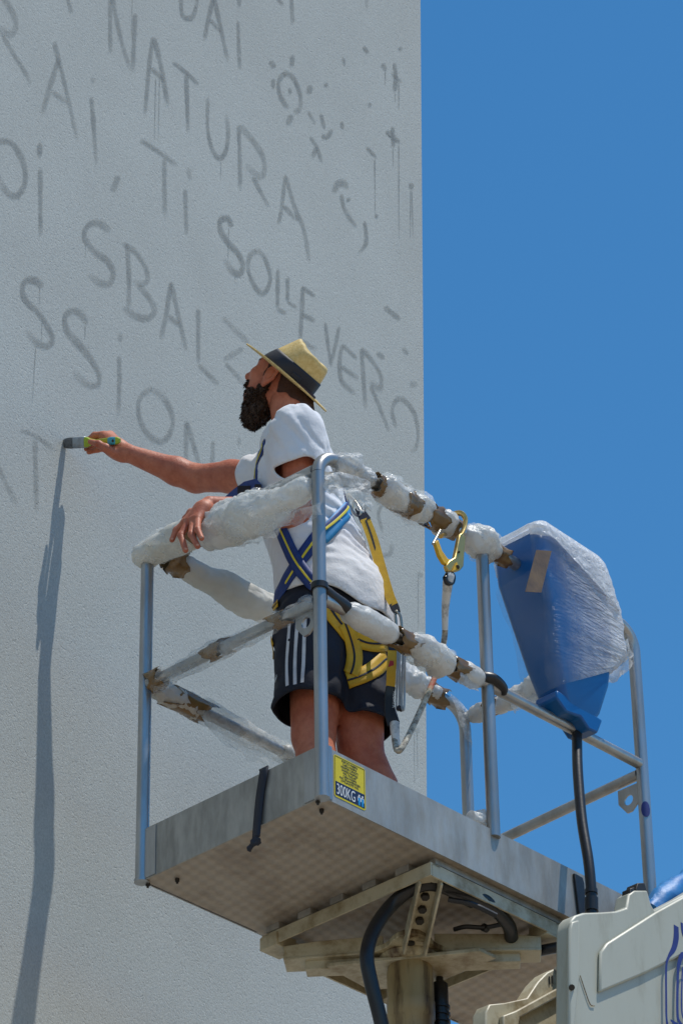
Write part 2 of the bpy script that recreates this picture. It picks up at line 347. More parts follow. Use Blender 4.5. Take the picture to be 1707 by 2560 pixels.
# the gable wall: plane through the brush tip, turned away to the right
TIP = bu(163, 1108, .16)
WN = np.array([.857, -.515, 0]); WN /= np.linalg.norm(WN); WW = np.array([-WN[1], WN[0], 0])    # normal, direction that recedes
WP = tw(TIP) - WN*.004
def onwall(x, y, off=0.0):
    d = ray(x, y); t = ((WP - CAM) @ WN + off)/(d @ WN); return CAM + d*t
def plaster(name, base, dk, amt):
    m = bpy.data.materials.new(name); m.use_nodes = True; t = m.node_tree; b = t.nodes['Principled BSDF']; N = t.nodes.new; Lk = t.links.new
    b.inputs['Roughness'].default_value = .9; b.inputs['Specular IOR Level'].default_value = .2
    tc = N('ShaderNodeTexCoord')
    def nz(s, d=4, r=.6):
        n = N('ShaderNodeTexNoise'); n.inputs['Scale'].default_value = s; n.inputs['Detail'].default_value = d; n.inputs['Roughness'].default_value = r; Lk(tc.outputs['Object'], n.inputs['Vector']); return n.outputs['Fac']
    def mr(s, a, c, lo=0, hi=1):
        r = N('ShaderNodeMapRange'); r.inputs['From Min'].default_value = a; r.inputs['From Max'].default_value = c; r.inputs['To Min'].default_value = lo; r.inputs['To Max'].default_value = hi; Lk(s, r.inputs['Value']); return r.outputs[0]
    g1, g2, big, pit = nz(150, 3, .55), nz(330, 2, .5), nz(1.3, 6, .6), nz(85, 2, .5)
    mx = N('ShaderNodeMix'); mx.data_type = 'RGBA'; mx.inputs['A'].default_value = (*base, 1); mx.inputs['B'].default_value = (*dk, 1); Lk(mr(big, .35, .7, 0, amt), mx.inputs['Factor'])
    m2 = N('ShaderNodeMix'); m2.data_type = 'RGBA'; m2.blend_type = 'MULTIPLY'; m2.inputs['Factor'].default_value = 1; Lk(mx.outputs['Result'], m2.inputs['A'])
    gr = mr(g1, .3, .7, .84, 1.10); cb = N('ShaderNodeCombineColor'); [Lk(gr, cb.inputs[i]) for i in range(3)]; Lk(cb.outputs[0], m2.inputs['B'])
    Lk(m2.outputs['Result'], b.inputs['Base Color'])
    ad = N('ShaderNodeMath'); ad.operation = 'ADD'; Lk(g1, ad.inputs[0]); h = N('ShaderNodeMath'); h.operation = 'MULTIPLY'; h.inputs[1].default_value = .5; Lk(g2, h.inputs[0]); Lk(h.outputs[0], ad.inputs[1])
    a2 = N('ShaderNodeMath'); a2.operation = 'ADD'; Lk(ad.outputs[0], a2.inputs[0]); Lk(mr(pit, .25, .42, -.6, 0), a2.inputs[1])
    bp = N('ShaderNodeBump'); bp.inputs['Strength'].default_value = .5; bp.inputs['Distance'].default_value = .0030; Lk(a2.outputs[0], bp.inputs['Height']); Lk(bp.outputs[0], b.inputs['Normal'])
    return m
M['plaster'] = plaster('grey_white_plaster', (.475, .495, .470), (.425, .440, .415), .9)
E0 = onwall(1065, 1300); E0[2] = 0
bl = thing('building', 'tall pale plastered building wall covered in brushed grey capital letters', 'building', E0, frame='W')
A0 = E0 - WW*16; dep = -WN*10; HB = 17.0; cb = .012
poly = [A0, E0 - WW*cb, E0 - WN*cb, E0 + dep, A0 + dep]
obj('wall', prism(poly, (0, 0, HB)), M['plaster'], bl, frame='W', smooth=30)
cp = [A0 + WN*.06 - WW*.06, E0 + WN*.06 + WW*.06, E0 + dep + WW*.06 - WN*.06, A0 + dep - WW*.06 - WN*.06]
obj('coping', prism([p + np.array([0, 0, HB]) for p in cp], (0, 0, .09)), M['sheet'], bl, frame='W', smooth=0)

# brushed letters: thin coats of paint on the plaster
def paint_mat():
    m = plaster('thinned_grey_paint', (.325, .345, .335), (.345, .36, .35), .8); t = m.node_tree; out = t.nodes['Material Output']; N = t.nodes.new; Lk = t.links.new
    b = t.nodes['Principled BSDF']; tp = N('ShaderNodeBsdfTransparent'); ms = N('ShaderNodeMixShader'); a = N('ShaderNodeAttribute'); a.attribute_name = 'fade'
    tc = N('ShaderNodeTexCoord'); n = N('ShaderNodeTexNoise'); n.inputs['Scale'].default_value = 45; n.inputs['Detail'].default_value = 6; n.inputs['Roughness'].default_value = .7; Lk(tc.outputs['Object'], n.inputs['Vector'])
    r = N('ShaderNodeMapRange'); r.inputs['From Min'].default_value = .25; r.inputs['From Max'].default_value = .75; r.inputs['To Min'].default_value = .30; r.inputs['To Max'].default_value = 1.20; Lk(n.outputs['Fac'], r.inputs['Value'])
    mu = N('ShaderNodeMath'); mu.operation = 'MULTIPLY'; mu.use_clamp = True; Lk(r.outputs[0], mu.inputs[0]); Lk(a.outputs['Fac'], mu.inputs[1])
    Lk(mu.outputs[0], ms.inputs[0]); Lk(tp.outputs[0], ms.inputs[1]); Lk(b.outputs[0], ms.inputs[2]); Lk(ms.outputs[0], out.inputs[0])
    return m
M['paint'] = paint_mat()
SCL = 1568/600
ORG = {'A': (0, 0), 'B': (500, 0), 'C': (0, 600), 'D': (500, 600)}
nstroke = 0
def stroke(reg, pts, w=27, dark=.8, off=None, fade=(.75, .45)):
    """brush stroke on the wall plane; soft edges and a dry tail in the 'fade' attribute"""
    global nstroke
    nstroke += 1; ox, oy = ORG[reg]
    p = np.array([(ox + x/SCL, oy + y/SCL) for x, y in pts], float)
    for a_, b_ in ((0, 1), (-1, -2)):                      # strokes that leave the picture run on
        if p[a_][0] <= .5 or p[a_][1] <= .5: d_ = p[a_] - p[b_]; p[a_] = p[a_] + d_/max(np.linalg.norm(d_), 1e-6)*26
    ln = np.linalg.norm(np.diff(p, axis=0), axis=1).sum(); n = max(6, int(ln/5))
    q = spl(p, n); t = nrm(np.gradient(q, axis=0)); nn = np.stack([-t[:, 1], t[:, 0]], 1); off = .0012 + .0001*(nstroke % 12)
    r = np.random.default_rng(nstroke); wob = np.convolve(r.normal(0, 1, n+6), np.ones(7)/7, 'valid')
    hw = w/SCL/2*(1 + .22*wob)*((.86 + .42*np.abs(t[:, 0])) if len(pts) > 3 else 1.0); endw = np.minimum(np.linspace(0, 1, n)*n/1.6 + .45, 1)*np.minimum(np.linspace(1, 0, n)*n/2.2 + .35, 1); hw = hw*endw
    V, Fd = [], []
    cols = [(-1.25, 0), (-.85, .75), (-.3, 1), (.3, 1), (.85, .75), (1.25, 0)]
    s = np.linspace(0, 1, n); along = np.interp(s, [0, .08, .5, .85, 1], [fade[0]*.6, fade[0]+.25, 1, .8, fade[1]*.5])*(.88 + .25*np.convolve(r.normal(0, 1, n+4), np.ones(5)/5, 'valid'))
    for i in range(n):
        for c, f in cols:
            V.append(onwall(*(q[i] + nn[i]*hw[i]*c), off)); Fd.append(f*along[i]*dark*.92)
    k = len(cols); Fc = [(i*k+j, i*k+j+1, (i+1)*k+j+1, (i+1)*k+j) for i in range(n-1) for j in range(k-1)]
    return np.array(V), Fc, np.clip(Fd, 0, 1)
def letter(name, *strokes):
    pr = [stroke(*s) if isinstance(s[0], str) else s for s in strokes]; V, Fc = merge([(a, b) for a, b, c in pr]); at = np.concatenate([c for a, b, c in pr])
    # normals towards the viewer
    fa = np.array(Fc); nr = np.cross(V[fa[:, 1]] - V[fa[:, 0]], V[fa[:, 2]] - V[fa[:, 0]]) @ WN
    Fc = [tuple(f) if d > 0 else tuple(f[::-1]) for f, d in zip(fa, nr)]
    return obj(name, (V, Fc), M['paint'], bl, frame='W', smooth=0, attr=at)
def dr(reg, pts, d=.7): return stroke(reg, pts, 6, d, fade=(1, .6))
PL = 'painted_letter'; PM = 'paint_mark'
letter(PL, ('A', [(35,0),(75,60),(105,140),(95,200),(60,215),(0,190)], 38, .5), ('A', [(15,220),(80,330),(150,440),(205,545)], 26, .6))
letter(PM, ('A', [(445,0),(460,40),(468,85)], 26, .5))
letter(PL, ('A', [(722,0),(722,200),(724,345)], 28, .7), ('A', [(740,0),(795,260),(855,450)], 26, .65), ('A', [(885,80),(878,260),(870,465)], 32, .8), dr('A', [(866,0),(858,230)], .5))
letter(PL, ('A', [(355,262),(380,360),(430,560),(470,740),(507,915)], 28, .65), ('A', [(385,380),(335,540),(278,745)], 32, .65), ('A', [(340,590),(445,665)], 30, .6))
letter(PL, ('A', [(608,502),(612,535)], 30, .45), ('A', [(598,630),(612,800),(630,1070)], 28, .7))
letter(PL, ('A', [(1185,0),(1190,80),(1225,115),(1270,85),(1287,0)], 26, .8))
letter(PL, ('A', [(1392,0),(1365,110),(1335,262)], 26, .85), ('A', [(1405,0),(1440,160),(1490,395)], 26, .85), ('A', [(1372,118),(1442,205)], 22, .8))
letter(PL, ('B', [(250,130),(255,300),(263,455)], 24, .85), ('B', [(258,0),(260,42)], 22, .8))
letter(PL, ('A', [(1000,235),(975,450),(950,745)], 26, .8), ('A', [(1010,240),(1055,430),(1102,690)], 28, .8), ('A', [(985,435),(1085,525)], 26, .75), dr('A', [(1020,500),(1010,925)]), dr('A', [(1045,500),(1036,910)]))
letter(PL, ('A', [(1128,402),(1215,468),(1302,552)], 26, .85), ('A', [(1218,478),(1230,862)], 26, .8))
letter(PL, ('A', [(1358,630),(1360,850),(1395,985),(1440,1030),(1480,970),(1492,850),(1478,738)], 28, .8), dr('A', [(1445,1040),(1443,1180)], .5))
letter(PL, ('A', [(0,925),(60,920),(130,1000),(168,1120),(155,1220),(105,1275),(40,1240),(0,1165)], 34, .75), dr('A', [(125,1270),(125,1318)], .5))
letter(PL, ('A', [(262,925),(262,1028)], 30, .75), ('A', [(265,1095),(268,1540)], 28, .8))
letter(PM, ('A', [(777,1140),(735,1252)], 42, .6))
letter(PL, ('A', [(918,908),(1030,980),(1165,1078)], 28, .7), ('A', [(1075,1030),(1080,1415)], 28, .65))
letter(PL, ('A', [(1233,1090),(1245,1178)], 26, .4), ('A', [(1210,1230),(1220,1530)], 28, .65))
letter(PL, ('A', [(722,1510),(660,1460),(600,1455),(560,1495),(558,1560),(620,1640),(700,1700),(742,1775),(720,1845),(655,1845),(578,1785)], 34, .75), dr('C', [(562,10),(560,115)], .6))
letter(PL, ('C', [(832,20),(845,250),(843,450)], 30, .7), ('C', [(800,15),(880,70),(950,170),(967,250),(930,285),(870,262)], 30, .6), ('C', [(905,290),(980,380),(1012,460),(960,508),(880,488),(800,430)], 36, .65))
letter(PL, ('C', [(1118,268),(1090,470),(1053,645)], 30, .7), ('C', [(1120,272),(1170,500),(1222,730)], 30, .65), ('C', [(1100,490),(1182,555)], 34, .6))
letter(PL, ('C', [(1298,440),(1298,640),(1300,810)], 28, .65), ('C', [(1300,810),(1375,885),(1432,940)], 30, .6))
letter(PL, ('D', [(148,498),(230,580),(325,672)], 30, .5), ('D', [(285,705),(150,785)], 34, .45), ('D', [(165,800),(300,945)], 30, .4))
letter(PL, ('C', [(282,305),(230,260),(170,265),(148,320),(170,390),(250,470),(312,560),(345,640),(318,688),(250,672),(170,585)], 34, .85), dr('C', [(262,300),(260,425)]), dr('C', [(276,520),(272,660)]), dr('C', [(236,690),(212,1075)], .6))
letter(PL, ('C', [(572,545),(530,480),(470,460),(427,500),(442,590),(520,680),(600,780),(650,880),(638,942),(570,940),(478,855)], 34, .75), dr('C', [(560,540),(556,645)]))
letter(PL, ('C', [(785,602),(788,668)], 28, .65), ('C', [(780,752),(784,900),(775,1150)], 28, .75))
letter(PL, ('C', [(1000,965),(930,1010),(905,1090),(930,1200),(985,1280),(1060,1312),(1112,1260),(1132,1170),(1100,1070),(1040,1000),(970,955)], 32, .65))
letter(PL, ('C', [(1220,1178),(1218,1490)], 28, .6), ('C', [(1222,1185),(1310,1490)], 28, .6), ('C', [(1392,1310),(1387,1510)], 26, .6))
letter(PL, ('C', [(132,1240),(230,1275),(365,1372)], 30, .5), ('C', [(230,1300),(242,1780)], 28, .5))
letter(PL, ('C', [(0,1500),(60,1620),(115,1730)], 34, .35))
letter(PM, ('B', [(522,0),(548,28)], 24, .7)); letter(PL, ('B', [(600,0),(607,155)], 24, .75)); letter(PM, ('B', [(1088,0),(1092,65)], 20, .35))
letter('painted_sun', ('B', [(560,468),(518,520),(520,600),(548,660),(582,705)], 26, .8), ('B', [(540,468),(600,490),(640,560),(660,640),(650,710),(608,725)], 26, .85), ('B', [(578,592),(602,584)], 36, .85),
       ('B', [(607,352),(602,432)], 32, .8), ('B', [(458,392),(492,440)], 34, .85), ('B', [(480,508),(478,578)], 30, .8), ('B', [(722,548),(714,612)], 36, .85), ('B', [(600,742),(573,818)], 34, .75))
for a in ([('B', [(935,368),(946,432)], 18, .75)], [('B', [(1068,298),(1102,345)], 26, .8)], [('B', [(1306,300),(1314,328)], 24, .85)], [('B', [(1190,408),(1217,458)], 26, .8), dr('B', [(1212,455),(1210,556)])],
          [('B', [(1270,402),(1280,500),(1273,600)], 26, .85), ('B', [(1252,472),(1318,534)], 26, .85), dr('B', [(1275,600),(1275,668)]), dr('B', [(1300,530),(1300,715)])], [('B', [(822,538),(830,562)], 26, .8)], [('B', [(1113,665),(1107,697)], 24, .85)],
          [('B', [(708,718),(757,808)], 16, .6)], [('B', [(790,738),(814,842)], 26, .75)], [('B', [(795,878),(830,893),(866,836)], 34, .8)], [('B', [(925,788),(933,842)], 22, .85)],
          [('B', [(720,888),(765,960),(797,1058)], 22, .7), ('B', [(762,955),(738,1028)], 26, .75)], [('B', [(1257,822),(1266,962)], 24, .95), ('B', [(1216,852),(1308,928)], 28, 1), dr('B', [(1262,960),(1263,1092)]), dr('B', [(1300,930),(1301,1565)], .8)],
          [('B', [(1090,958),(1157,1028)], 26, .85), dr('B', [(1143,1030),(1146,1400)], .9), ('B', [(1143,1408),(1166,1408)], 22, .85)], [('B', [(880,1258),(895,1205),(935,1190),(970,1228)], 34, .75)],
          [('B', [(923,1262),(950,1370),(1028,1485)], 26, .8)], [('B', [(966,1286),(975,1312)], 26, .9)], [('B', [(1075,1440),(1086,1580),(1035,1652)], 24, .7)], [('B', [(1380,1190),(1382,1232)], 32, .9), dr('B', [(1378,1230),(1375,1552)], .8), dr('B', [(1386,1230),(1393,1535)], .8)],
          [('D', [(1203,432),(1312,520)], 30, .8)], [('D', [(1158,732),(1208,775)], 30, .75)], [('D', [(1322,702),(1364,745)], 26, .7)], [('D', [(1368,940),(1425,940)], 36, .5)], [('D', [(258,1285),(258,1345)], 22, .45)],
          [('D', [(1190,1725),(1168,1790),(1195,1910)], 26, .55)], [('D', [(1190,2060),(1245,2045),(1258,1970)], 30, .55)], [('D', [(1420,2185),(1460,2185)], 30, .45), dr('D', [(1425,2190),(1425,2540)], .6)], [('D', [(1375,3180),(1440,3215)], 36, .4), dr('D', [(1400,3215),(1402,3560)], .5), dr('D', [(1420,3215),(1422,3500)], .4)]):
    letter(PM, *a)
letter(PL, ('B', [(255,812),(262,1000),(265,1245)], 26, .75), ('B', [(258,815),(350,920),(410,1020),(422,1110),(390,1150),(295,1070)], 34, .6), ('B', [(345,1150),(450,1350)], 26, .7))
letter(PL, ('B', [(560,1135),(535,1350),(513,1465)], 26, .65), ('B', [(562,1145),(620,1350),(680,1500),(717,1715)], 26, .65), ('B', [(545,1338),(645,1445)], 30, .6))
letter(PL, ('B', [(212,1478),(185,1425),(140,1432),(131,1470),(150,1530),(195,1592),(250,1650),(282,1730),(258,1785),(210,1762),(160,1685)], 32, .95), dr('B', [(190,1480),(185,1690)]), dr('B', [(230,1790),(230,1855)], .6))
letter(PL, ('D', [(375,60),(325,105),(318,190),(350,280),(400,342),(440,320),(462,240),(440,150),(405,85),(360,55)], 28, .8))
letter(PL, ('D', [(511,182),(510,320),(508,450)], 24, .85), ('D', [(505,445),(568,478)], 26, .85))
letter(PL, ('D', [(574,236),(575,320),(575,405)], 22, .8), ('D', [(572,402),(635,440)], 26, .8))
letter(PL, ('D', [(672,298),(666,480),(655,660)], 26, .8), ('D', [(668,304),(755,368)], 30, .8), ('D', [(668,480),(755,528)], 28, .75), ('D', [(658,652),(762,714)], 28, .55))
letter(PL, ('D', [(820,535),(838,680),(860,830)], 24, .75), ('D', [(912,556),(885,690),(856,810)], 24, .65))
letter(PL, ('D', [(930,680),(914,800),(930,920),(1020,1005)], 28, .8), ('D', [(930,680),(1028,772)], 26, .75), ('D', [(922,820),(1040,905)], 26, .75))
letter(PL, ('D', [(1058,700),(1070,900),(1084,1100)], 26, .8), ('D', [(1060,705),(1130,790),(1182,880),(1180,965),(1108,918)], 26, .7), ('D', [(1112,945),(1170,1080),(1238,1255)], 24, .7))
letter(PL, ('D', [(1280,1225),(1256,1110),(1290,1040),(1340,1050),(1400,1130),(1425,1250),(1412,1350),(1378,1385)], 28, .6))

# ================================================================== WORK PLATFORM
RP = .0188
pf = thing('work_platform', 'aluminium lift basket with tubular guard rails and solid toe boards', 'lift platform', (L/2, WD/2, 0))
def tread():
    m = mat('underside_tread_plate', (.41, .35, .28), .55, .3, dirt=(.17, .12, .085), dscale=4, damt=.75, rvar=.1); t = m.node_tree; b = t.nodes['Principled BSDF']; N = t.nodes.new; Lk = t.links.new
    tc = N('ShaderNodeTexCoord'); mp = N('ShaderNodeMapping'); mp.inputs['Rotation'].default_value = (0, 0, math.radians(45)); Lk(tc.outputs['Object'], mp.inputs[0]); sp = N('ShaderNodeSeparateXYZ'); Lk(mp.outputs[0], sp.inputs[0])
    def wv(o, k):
        a = N('ShaderNodeMath'); a.operation = 'MULTIPLY'; a.inputs[1].default_value = k; Lk(sp.outputs[o], a.inputs[0]); b_ = N('ShaderNodeMath'); b_.operation = 'SINE'; Lk(a.outputs[0], b_.inputs[0]); return b_.outputs[0]
    pr = N('ShaderNodeMath'); pr.operation = 'MULTIPLY'; Lk(wv(0, 135), pr.inputs[0]); Lk(wv(1, 100), pr.inputs[1])
    mr = N('ShaderNodeMapRange'); mr.inputs['From Min'].default_value = -.5; mr.inputs['From Max'].default_value = .5; mr.inputs['To Min'].default_value = .78; mr.inputs['To Max'].default_value = 1.08; Lk(pr.outputs[0], mr.inputs['Value'])
    mx = N('ShaderNodeMix'); mx.data_type = 'RGBA'; mx.blend_type = 'MULTIPLY'; mx.inputs['Factor'].default_value = .5; src = b.inputs['Base Color'].links[0].from_socket; cb_ = N('ShaderNodeCombineColor'); [Lk(mr.outputs[0], cb_.inputs[i]) for i in range(3)]
    Lk(src, mx.inputs['A']); Lk(cb_.outputs[0], mx.inputs['B']); Lk(mx.outputs['Result'], b.inputs['Base Color'])
    bp = N('ShaderNodeBump'); bp.inputs['Distance'].default_value = .0015; Lk(pr.outputs[0], bp.inputs['Height']); Lk(bp.outputs[0], b.inputs['Normal'])
    return m
M['tread'] = tread()
obj('floor_plate', box((.004, .004, .003), (L-.004, WD-.004, .012)), M['tread'], pf, smooth=0)
TH = .004
# toe boards (near long side ends short of the boom clamp, as a full panel), each its own sheet with a folded lip
obj('toe_board', merge([box((.017, -TH, 0), (L-.017, 0, HT)), box((.017, 0, HT-.004), (L-.017, .012, HT))]), M['sheet'], pf, smooth=0)
obj('toe_board', box((.017, WD, .002), (L-.017, WD+TH, HT)), M['sheet'], pf, smooth=0)
obj('toe_board', merge([box((-TH, .017, 0), (0, WD-.017, HT)), box((0, .017, HT-.004), (.012, WD-.017, HT))]), M['sheet'], pf, smooth=0, label='shaded left toe board with scuffed metal')
obj('toe_board', box((L, .017, 0), (L+TH, WD-.017, HT)), M['sheet'], pf, smooth=0)
RB = .075
def arc(c, a, b, r, n=8):
    """quarter bend about c from direction a to direction b"""
    c, a, b = [np.asarray(k, float) for k in (c, a, b)]
    return [c + r*(a*math.cos(t) + b*math.sin(t)) for t in np.linspace(0, math.pi/2, n)]
def post(u, v, z0, z1): obj('post', tube(np.linspace((u, v, z0), (u, v, z1), 4), RP, 18), M['alu'], pf)
ZB = HR - RB
for u, v in ((0, 0), (L, 0), (0, WD), (L, WD)):
    post(u, v, .0005, ZB)
    obj('foot_cap', merge([tube([(u, v, -.002), (u, v, .006)], .0215, 18)]), M['alu'], pf)
post(L/2, 0, HT-.02, HR-.02)
for v in (0, WD):
    pth = arc((RB, v, ZB), (-1, 0, 0), (0, 0, 1), RB) + arc((L-RB, v, ZB), (0, 0, 1), (1, 0, 0), RB)
    obj('top_rail', tube(pth, RP, 18), M['alu'], pf)
for u in (0, L):
    obj('top_rail', tube(np.linspace((u, RP*.8, HR-.06), (u, WD-RP*.8, HR-.03), 6), RP*.95, 18), M['alu'], pf)
RM = .0165
def mid(a, b): obj('mid_rail', tube(np.linspace(a, b, 5), RM, 16), M['alu'], pf)
mid((.015, 0, HM-.012), (L-.015, 0, HM+.004)); mid((.015, WD, HM), (L-.015, WD, HM-.01))
mid((0, .015, HM-.022), (0, WD-.015, HM-.008)); mid((L, .015, HM-.022), (L, WD-.015, HM-.04))
# welded harness-anchor plates with a round hole
def anchor(u, v0, z0, sgn=1):
    w, h = .078, .085
    pts = [(u, v0, z0), (u, v0 + w*sgn, z0), (u, v0 + w*sgn, z0-h*.55), (u, v0 + w*sgn*.62, z0-h), (u, v0 + w*sgn*.38, z0-h), (u, v0, z0-h*.72)]
    obj('anchor_plate', plate_hole(pts, (u, v0 + w*sgn*.5, z0-h*.52), .017, (.006, 0, 0)), M['alu'], pf, smooth=25)
anchor(.002, RP*.9, HM-.025); anchor(L-.004, RP*.9, HM-.05)
# corner gusset sheets and bolts
for u, v in ((0, 0), (0, WD)):
    s = 1 if v == 0 else -1
    obj('corner_gusset', box((-TH-.0025, min(v+s*.014, v+s*.06), .003), (-TH-.0003, max(v+s*.014, v+s*.06), HT-.004)), M['alu'], pf, smooth=0)
obj('corner_gusset', box((.014, -TH-.0025, .003), (.034, -TH-.0003, HT+.006)), M['alu'], pf, smooth=0)
for u, v in ((.004, .02), (.05, .05), (.02, WD-.004), (.06, WD-.08)):
    obj('bolt', merge([tube([(u, v, -.006), (u, v, .004)], .0065, 8), tube([(u, v, -.012), (u, v, -.006)], .0035, 8)]), M['bolt'], pf)
# oval blue decal on the right post
Vd = []
for k in np.linspace(-1, 1, 13):
    h_ = .026*math.sqrt(max(1 - k*k, 0)); ang = -2.35 + k*.75; Vd += [(L + math.cos(ang)*(RP+.0012), math.sin(ang)*(RP+.0012), .485 + q) for q in (-h_, h_)]
obj('round_sticker', (np.array(Vd), [(2*i, 2*i+2, 2*i+3, 2*i+1) for i in range(12)]), M['ink'], pf, smooth=0)
# yellow capacity plate with print, on the near toe board
lab = obj('capacity_sticker', prism([(.047, -TH-.0003, .020), (.160, -TH-.0003, .020), (.165, -TH-.0003, .025), (.165, -TH-.0003, .144), (.160, -TH-.0003, .149), (.047, -TH-.0003, .149), (.042, -TH-.0003, .144), (.042, -TH-.0003, .025)], (0, -.0008, 0)), M['ylab'], pf, smooth=0, label='yellow load sticker reading 300KG')
LY = -TH-.0013
obj('sticker_panel', box((.0465, LY-.0004, .0255), (.1605, LY, .068)), M['dlab'], lab, smooth=0)
for a, b, c, d in ((.0460, .0468, .0255, .1455), (.1602, .1610, .0255, .1455)): obj('sticker_line', box((a, LY-.0006, c), (b, LY, d)), M['dlab'], lab, smooth=0)
obj('sticker_line', box((.0460, LY-.0006, .1447), (.1610, LY, .1455)), M['dlab'], lab, smooth=0)
def text(s, size, pos, m, parent, xax=(1, 0, 0), yax=(0, 0, 1), sx=1.0, name='lettering', frame='B', ext=.0002, align='LEFT'):
    cu = bpy.data.curves.new(name, 'FONT'); cu.body = s; cu.size = size; cu.extrude = ext; cu.align_x = align
    t = bpy.data.objects.new(name + '_curve', cu); C.objects.link(t); dg = bpy.context.evaluated_depsgraph_get(); me = bpy.data.meshes.new_from_object(t.evaluated_get(dg))
    V = np.array([v.co[:] for v in me.vertices]); Fc = [tuple(p.vertices) for p in me.polygons]; bpy.data.objects.remove(t); bpy.data.curves.remove(cu)
    xa, ya = np.asarray(xax, float), np.asarray(yax, float); za = np.cross(xa, ya)
    V = np.asarray(pos) + V[:, :1]*sx*xa + V[:, 1:2]*ya + V[:, 2:]*za
    return obj(name, (V, Fc), m, parent, smooth=0, frame=frame)
text('300KG', .046, (.0495, LY-.0012, .030), M['wlab'], lab, sx=.56)
for k, x in enumerate((.1385, .1515)):
    fig = [box((x-.0042, LY-.0012, .036), (x+.0042, LY-.0004, .050)), box((x-.0038, LY-.0012, .027), (x-.0006, LY-.0004, .036)), box((x+.0006, LY-.0012, .027), (x+.0038, LY-.0004, .036))]
    obj('pictogram_body', merge(fig), M['blab'], lab, smooth=0)
    obj('pictogram_head', merge([tube([(x, LY-.0012, .0565), (x, LY-.0004, .0565)], .0032, 12), box((x-.0062, LY-.0011, .040), (x-.0046, LY-.0004, .051)), box((x+.0046, LY-.0011, .040), (x+.0062, LY-.0004, .051)), box((x-.0055, LY-.0011, .0505), (x+.0055, LY-.0004, .0525))]), M['wlab'], lab, smooth=0)
for i, s in enumerate(('PORTATA MASSIMA', 'CARICA MAXIMA', 'MAXIMUM CAPACITY', 'CHARGE MAXIMALE', 'MAX. TRAGLAST', 'CARGA MAXIMA', 'MAX. DRAAGVERMOGEN', 'LYFTKAPACITET MAX.')):
    text(s, .0098, (.1035, LY-.0002, .1345 - i*.0087), M['dlab'], lab, sx=.72, align='CENTER')

# ------------------------------------------------------------------ under the platform: cream mounting frame on a column
mt = thing('platform_mount', 'cream steel spider frame and stained column under the basket', 'lift mount', (L/2, WD/2, -.75))
uA, uB, vA, vB = .452, 1.02, .022, .672
AG = .040
def angle(a, b, inward):
    """L-section beam from a to b; web down, flange towards inward"""
    a, b, inw = np.asarray(a, float), np.asarray(b, float), np.asarray(inward, float)
    w1 = prism([a, b, b + (0, 0, -AG), a + (0, 0, -AG)], inw*.006); w2 = prism([a + inw*.006, b + inw*.006, b + inw*AG, a + inw*AG], (0, 0, -.006)); return merge([w1, w2])
Z0 = -.004
obj('spacer_rail', box((uA+.02, vA+.0, -.016), (uB+.35, vA+.022, .0025)), M['sheet'], mt, smooth=0)
obj('frame_beam', angle((uA, vA, -.018), (uA, vB, -.018), (1, 0, 0)), M['white'], mt, smooth=0)
obj('frame_beam', angle((uA+.008, vA, -.0185), (uB-.008, vA, -.0185), (0, 1, 0)), M['white'], mt, smooth=0)
obj('frame_beam', angle((uB, vA, -.018), (uB, vB, -.018), (-1, 0, 0)), M['white'], mt, smooth=0)
obj('frame_beam', angle((uA+.008, vB, -.0185), (uB-.008, vB, -.0185), (0, -1, 0)), M['white'], mt, smooth=0)
for v in np.linspace(.1, .6, 5): obj('shim', box((uA-.004, v, -.0165), (uA+.03, v+.05, .0025)), M['sheet'], mt, smooth=0)
CU, CV, ZH = .715, .345, -.112          # hub centre
cen = np.array([CU, CV, ZH])
hub = []
for a in np.linspace(0, 2*math.pi, 48, endpoint=False):
    r = .112 + .040*max(0, math.cos(2*(a-math.pi/4)))**2 + .01*math.cos(4*(a-math.pi/4)); hub.append((CU + r*math.cos(a), CV + r*math.sin(a), ZH))
obj('hub_plate', prism(hub, (0, 0, .016)), M['rustwhite'], mt, bevel=.002)
obj('hub_collar', merge([tube([(CU, CV, ZH-.001), (CU, CV, ZH-.012), (CU, CV, ZH-.022)], [.088, .086, .076], 32)]), M['rustwhite'], mt)
def ring(z, r): return (CU, CV, z)
obj('column', tube([(CU, CV, z) for z in (ZH-.02, ZH-.05, -.245, -.25, -.30, -.305, -.36, -.9)], [.062, .066, .066, .068, .068, .064, .064, .064], 32), M['colm'], mt, label='stained cream column with rust runs')
for a, rr in ((.3, .10), (2.3, .105), (3.9, .105), (5.4, .105)):
    x, y = CU + rr*math.cos(a), CV + rr*math.sin(a)
    obj('mount_bolt', tube([(x, y, ZH-.004), (x, y, ZH+.002)], .014, 12), M['black'], mt)
def arm(tu, tv, zt, w=.05):
    """arm of the spider: two plates and a web from the hub to a frame corner"""
    t = np.array([tu, tv, zt]); d = t - cen; d[2] = 0; ln = np.linalg.norm(d); d /= ln; s = np.array([-d[1], d[0], 0])
    a = cen + d*.07; b = np.array([tu, tv, ZH]) - d*.02
    top = prism([a + s*w, b + s*w*.8, b - s*w*.8, a - s*w], (0, 0, .008))
    side = [prism([a + s*q*w*.96 + (0, 0, .008), b + s*q*w*.76 + (0, 0, .008), b + s*q*w*.76 + (0, 0, .045), b + s*q*w*.76 - d*.1 + (0, 0, .055), a + s*q*w*.96 + (0, 0, .055)], -s*q*.007) for q in (1, -1)]
    low = prism([a + s*w*.55 - (0, 0, .03), b - d*.06 + s*w*.5 - (0, 0, .026), b - d*.06 - s*w*.5 - (0, 0, .026), a - s*w*.55 - (0, 0, .03)], (0, 0, .029))
    return [top, low] + side
obj('spider_arm', merge(arm(uA+.035, vB-.03, -.05)), M['white'], mt, bevel=.002, smooth=30)
obj('spider_arm', merge(arm(uB-.04, vA+.035, -.05)), M['white'], mt, bevel=.002, smooth=30)
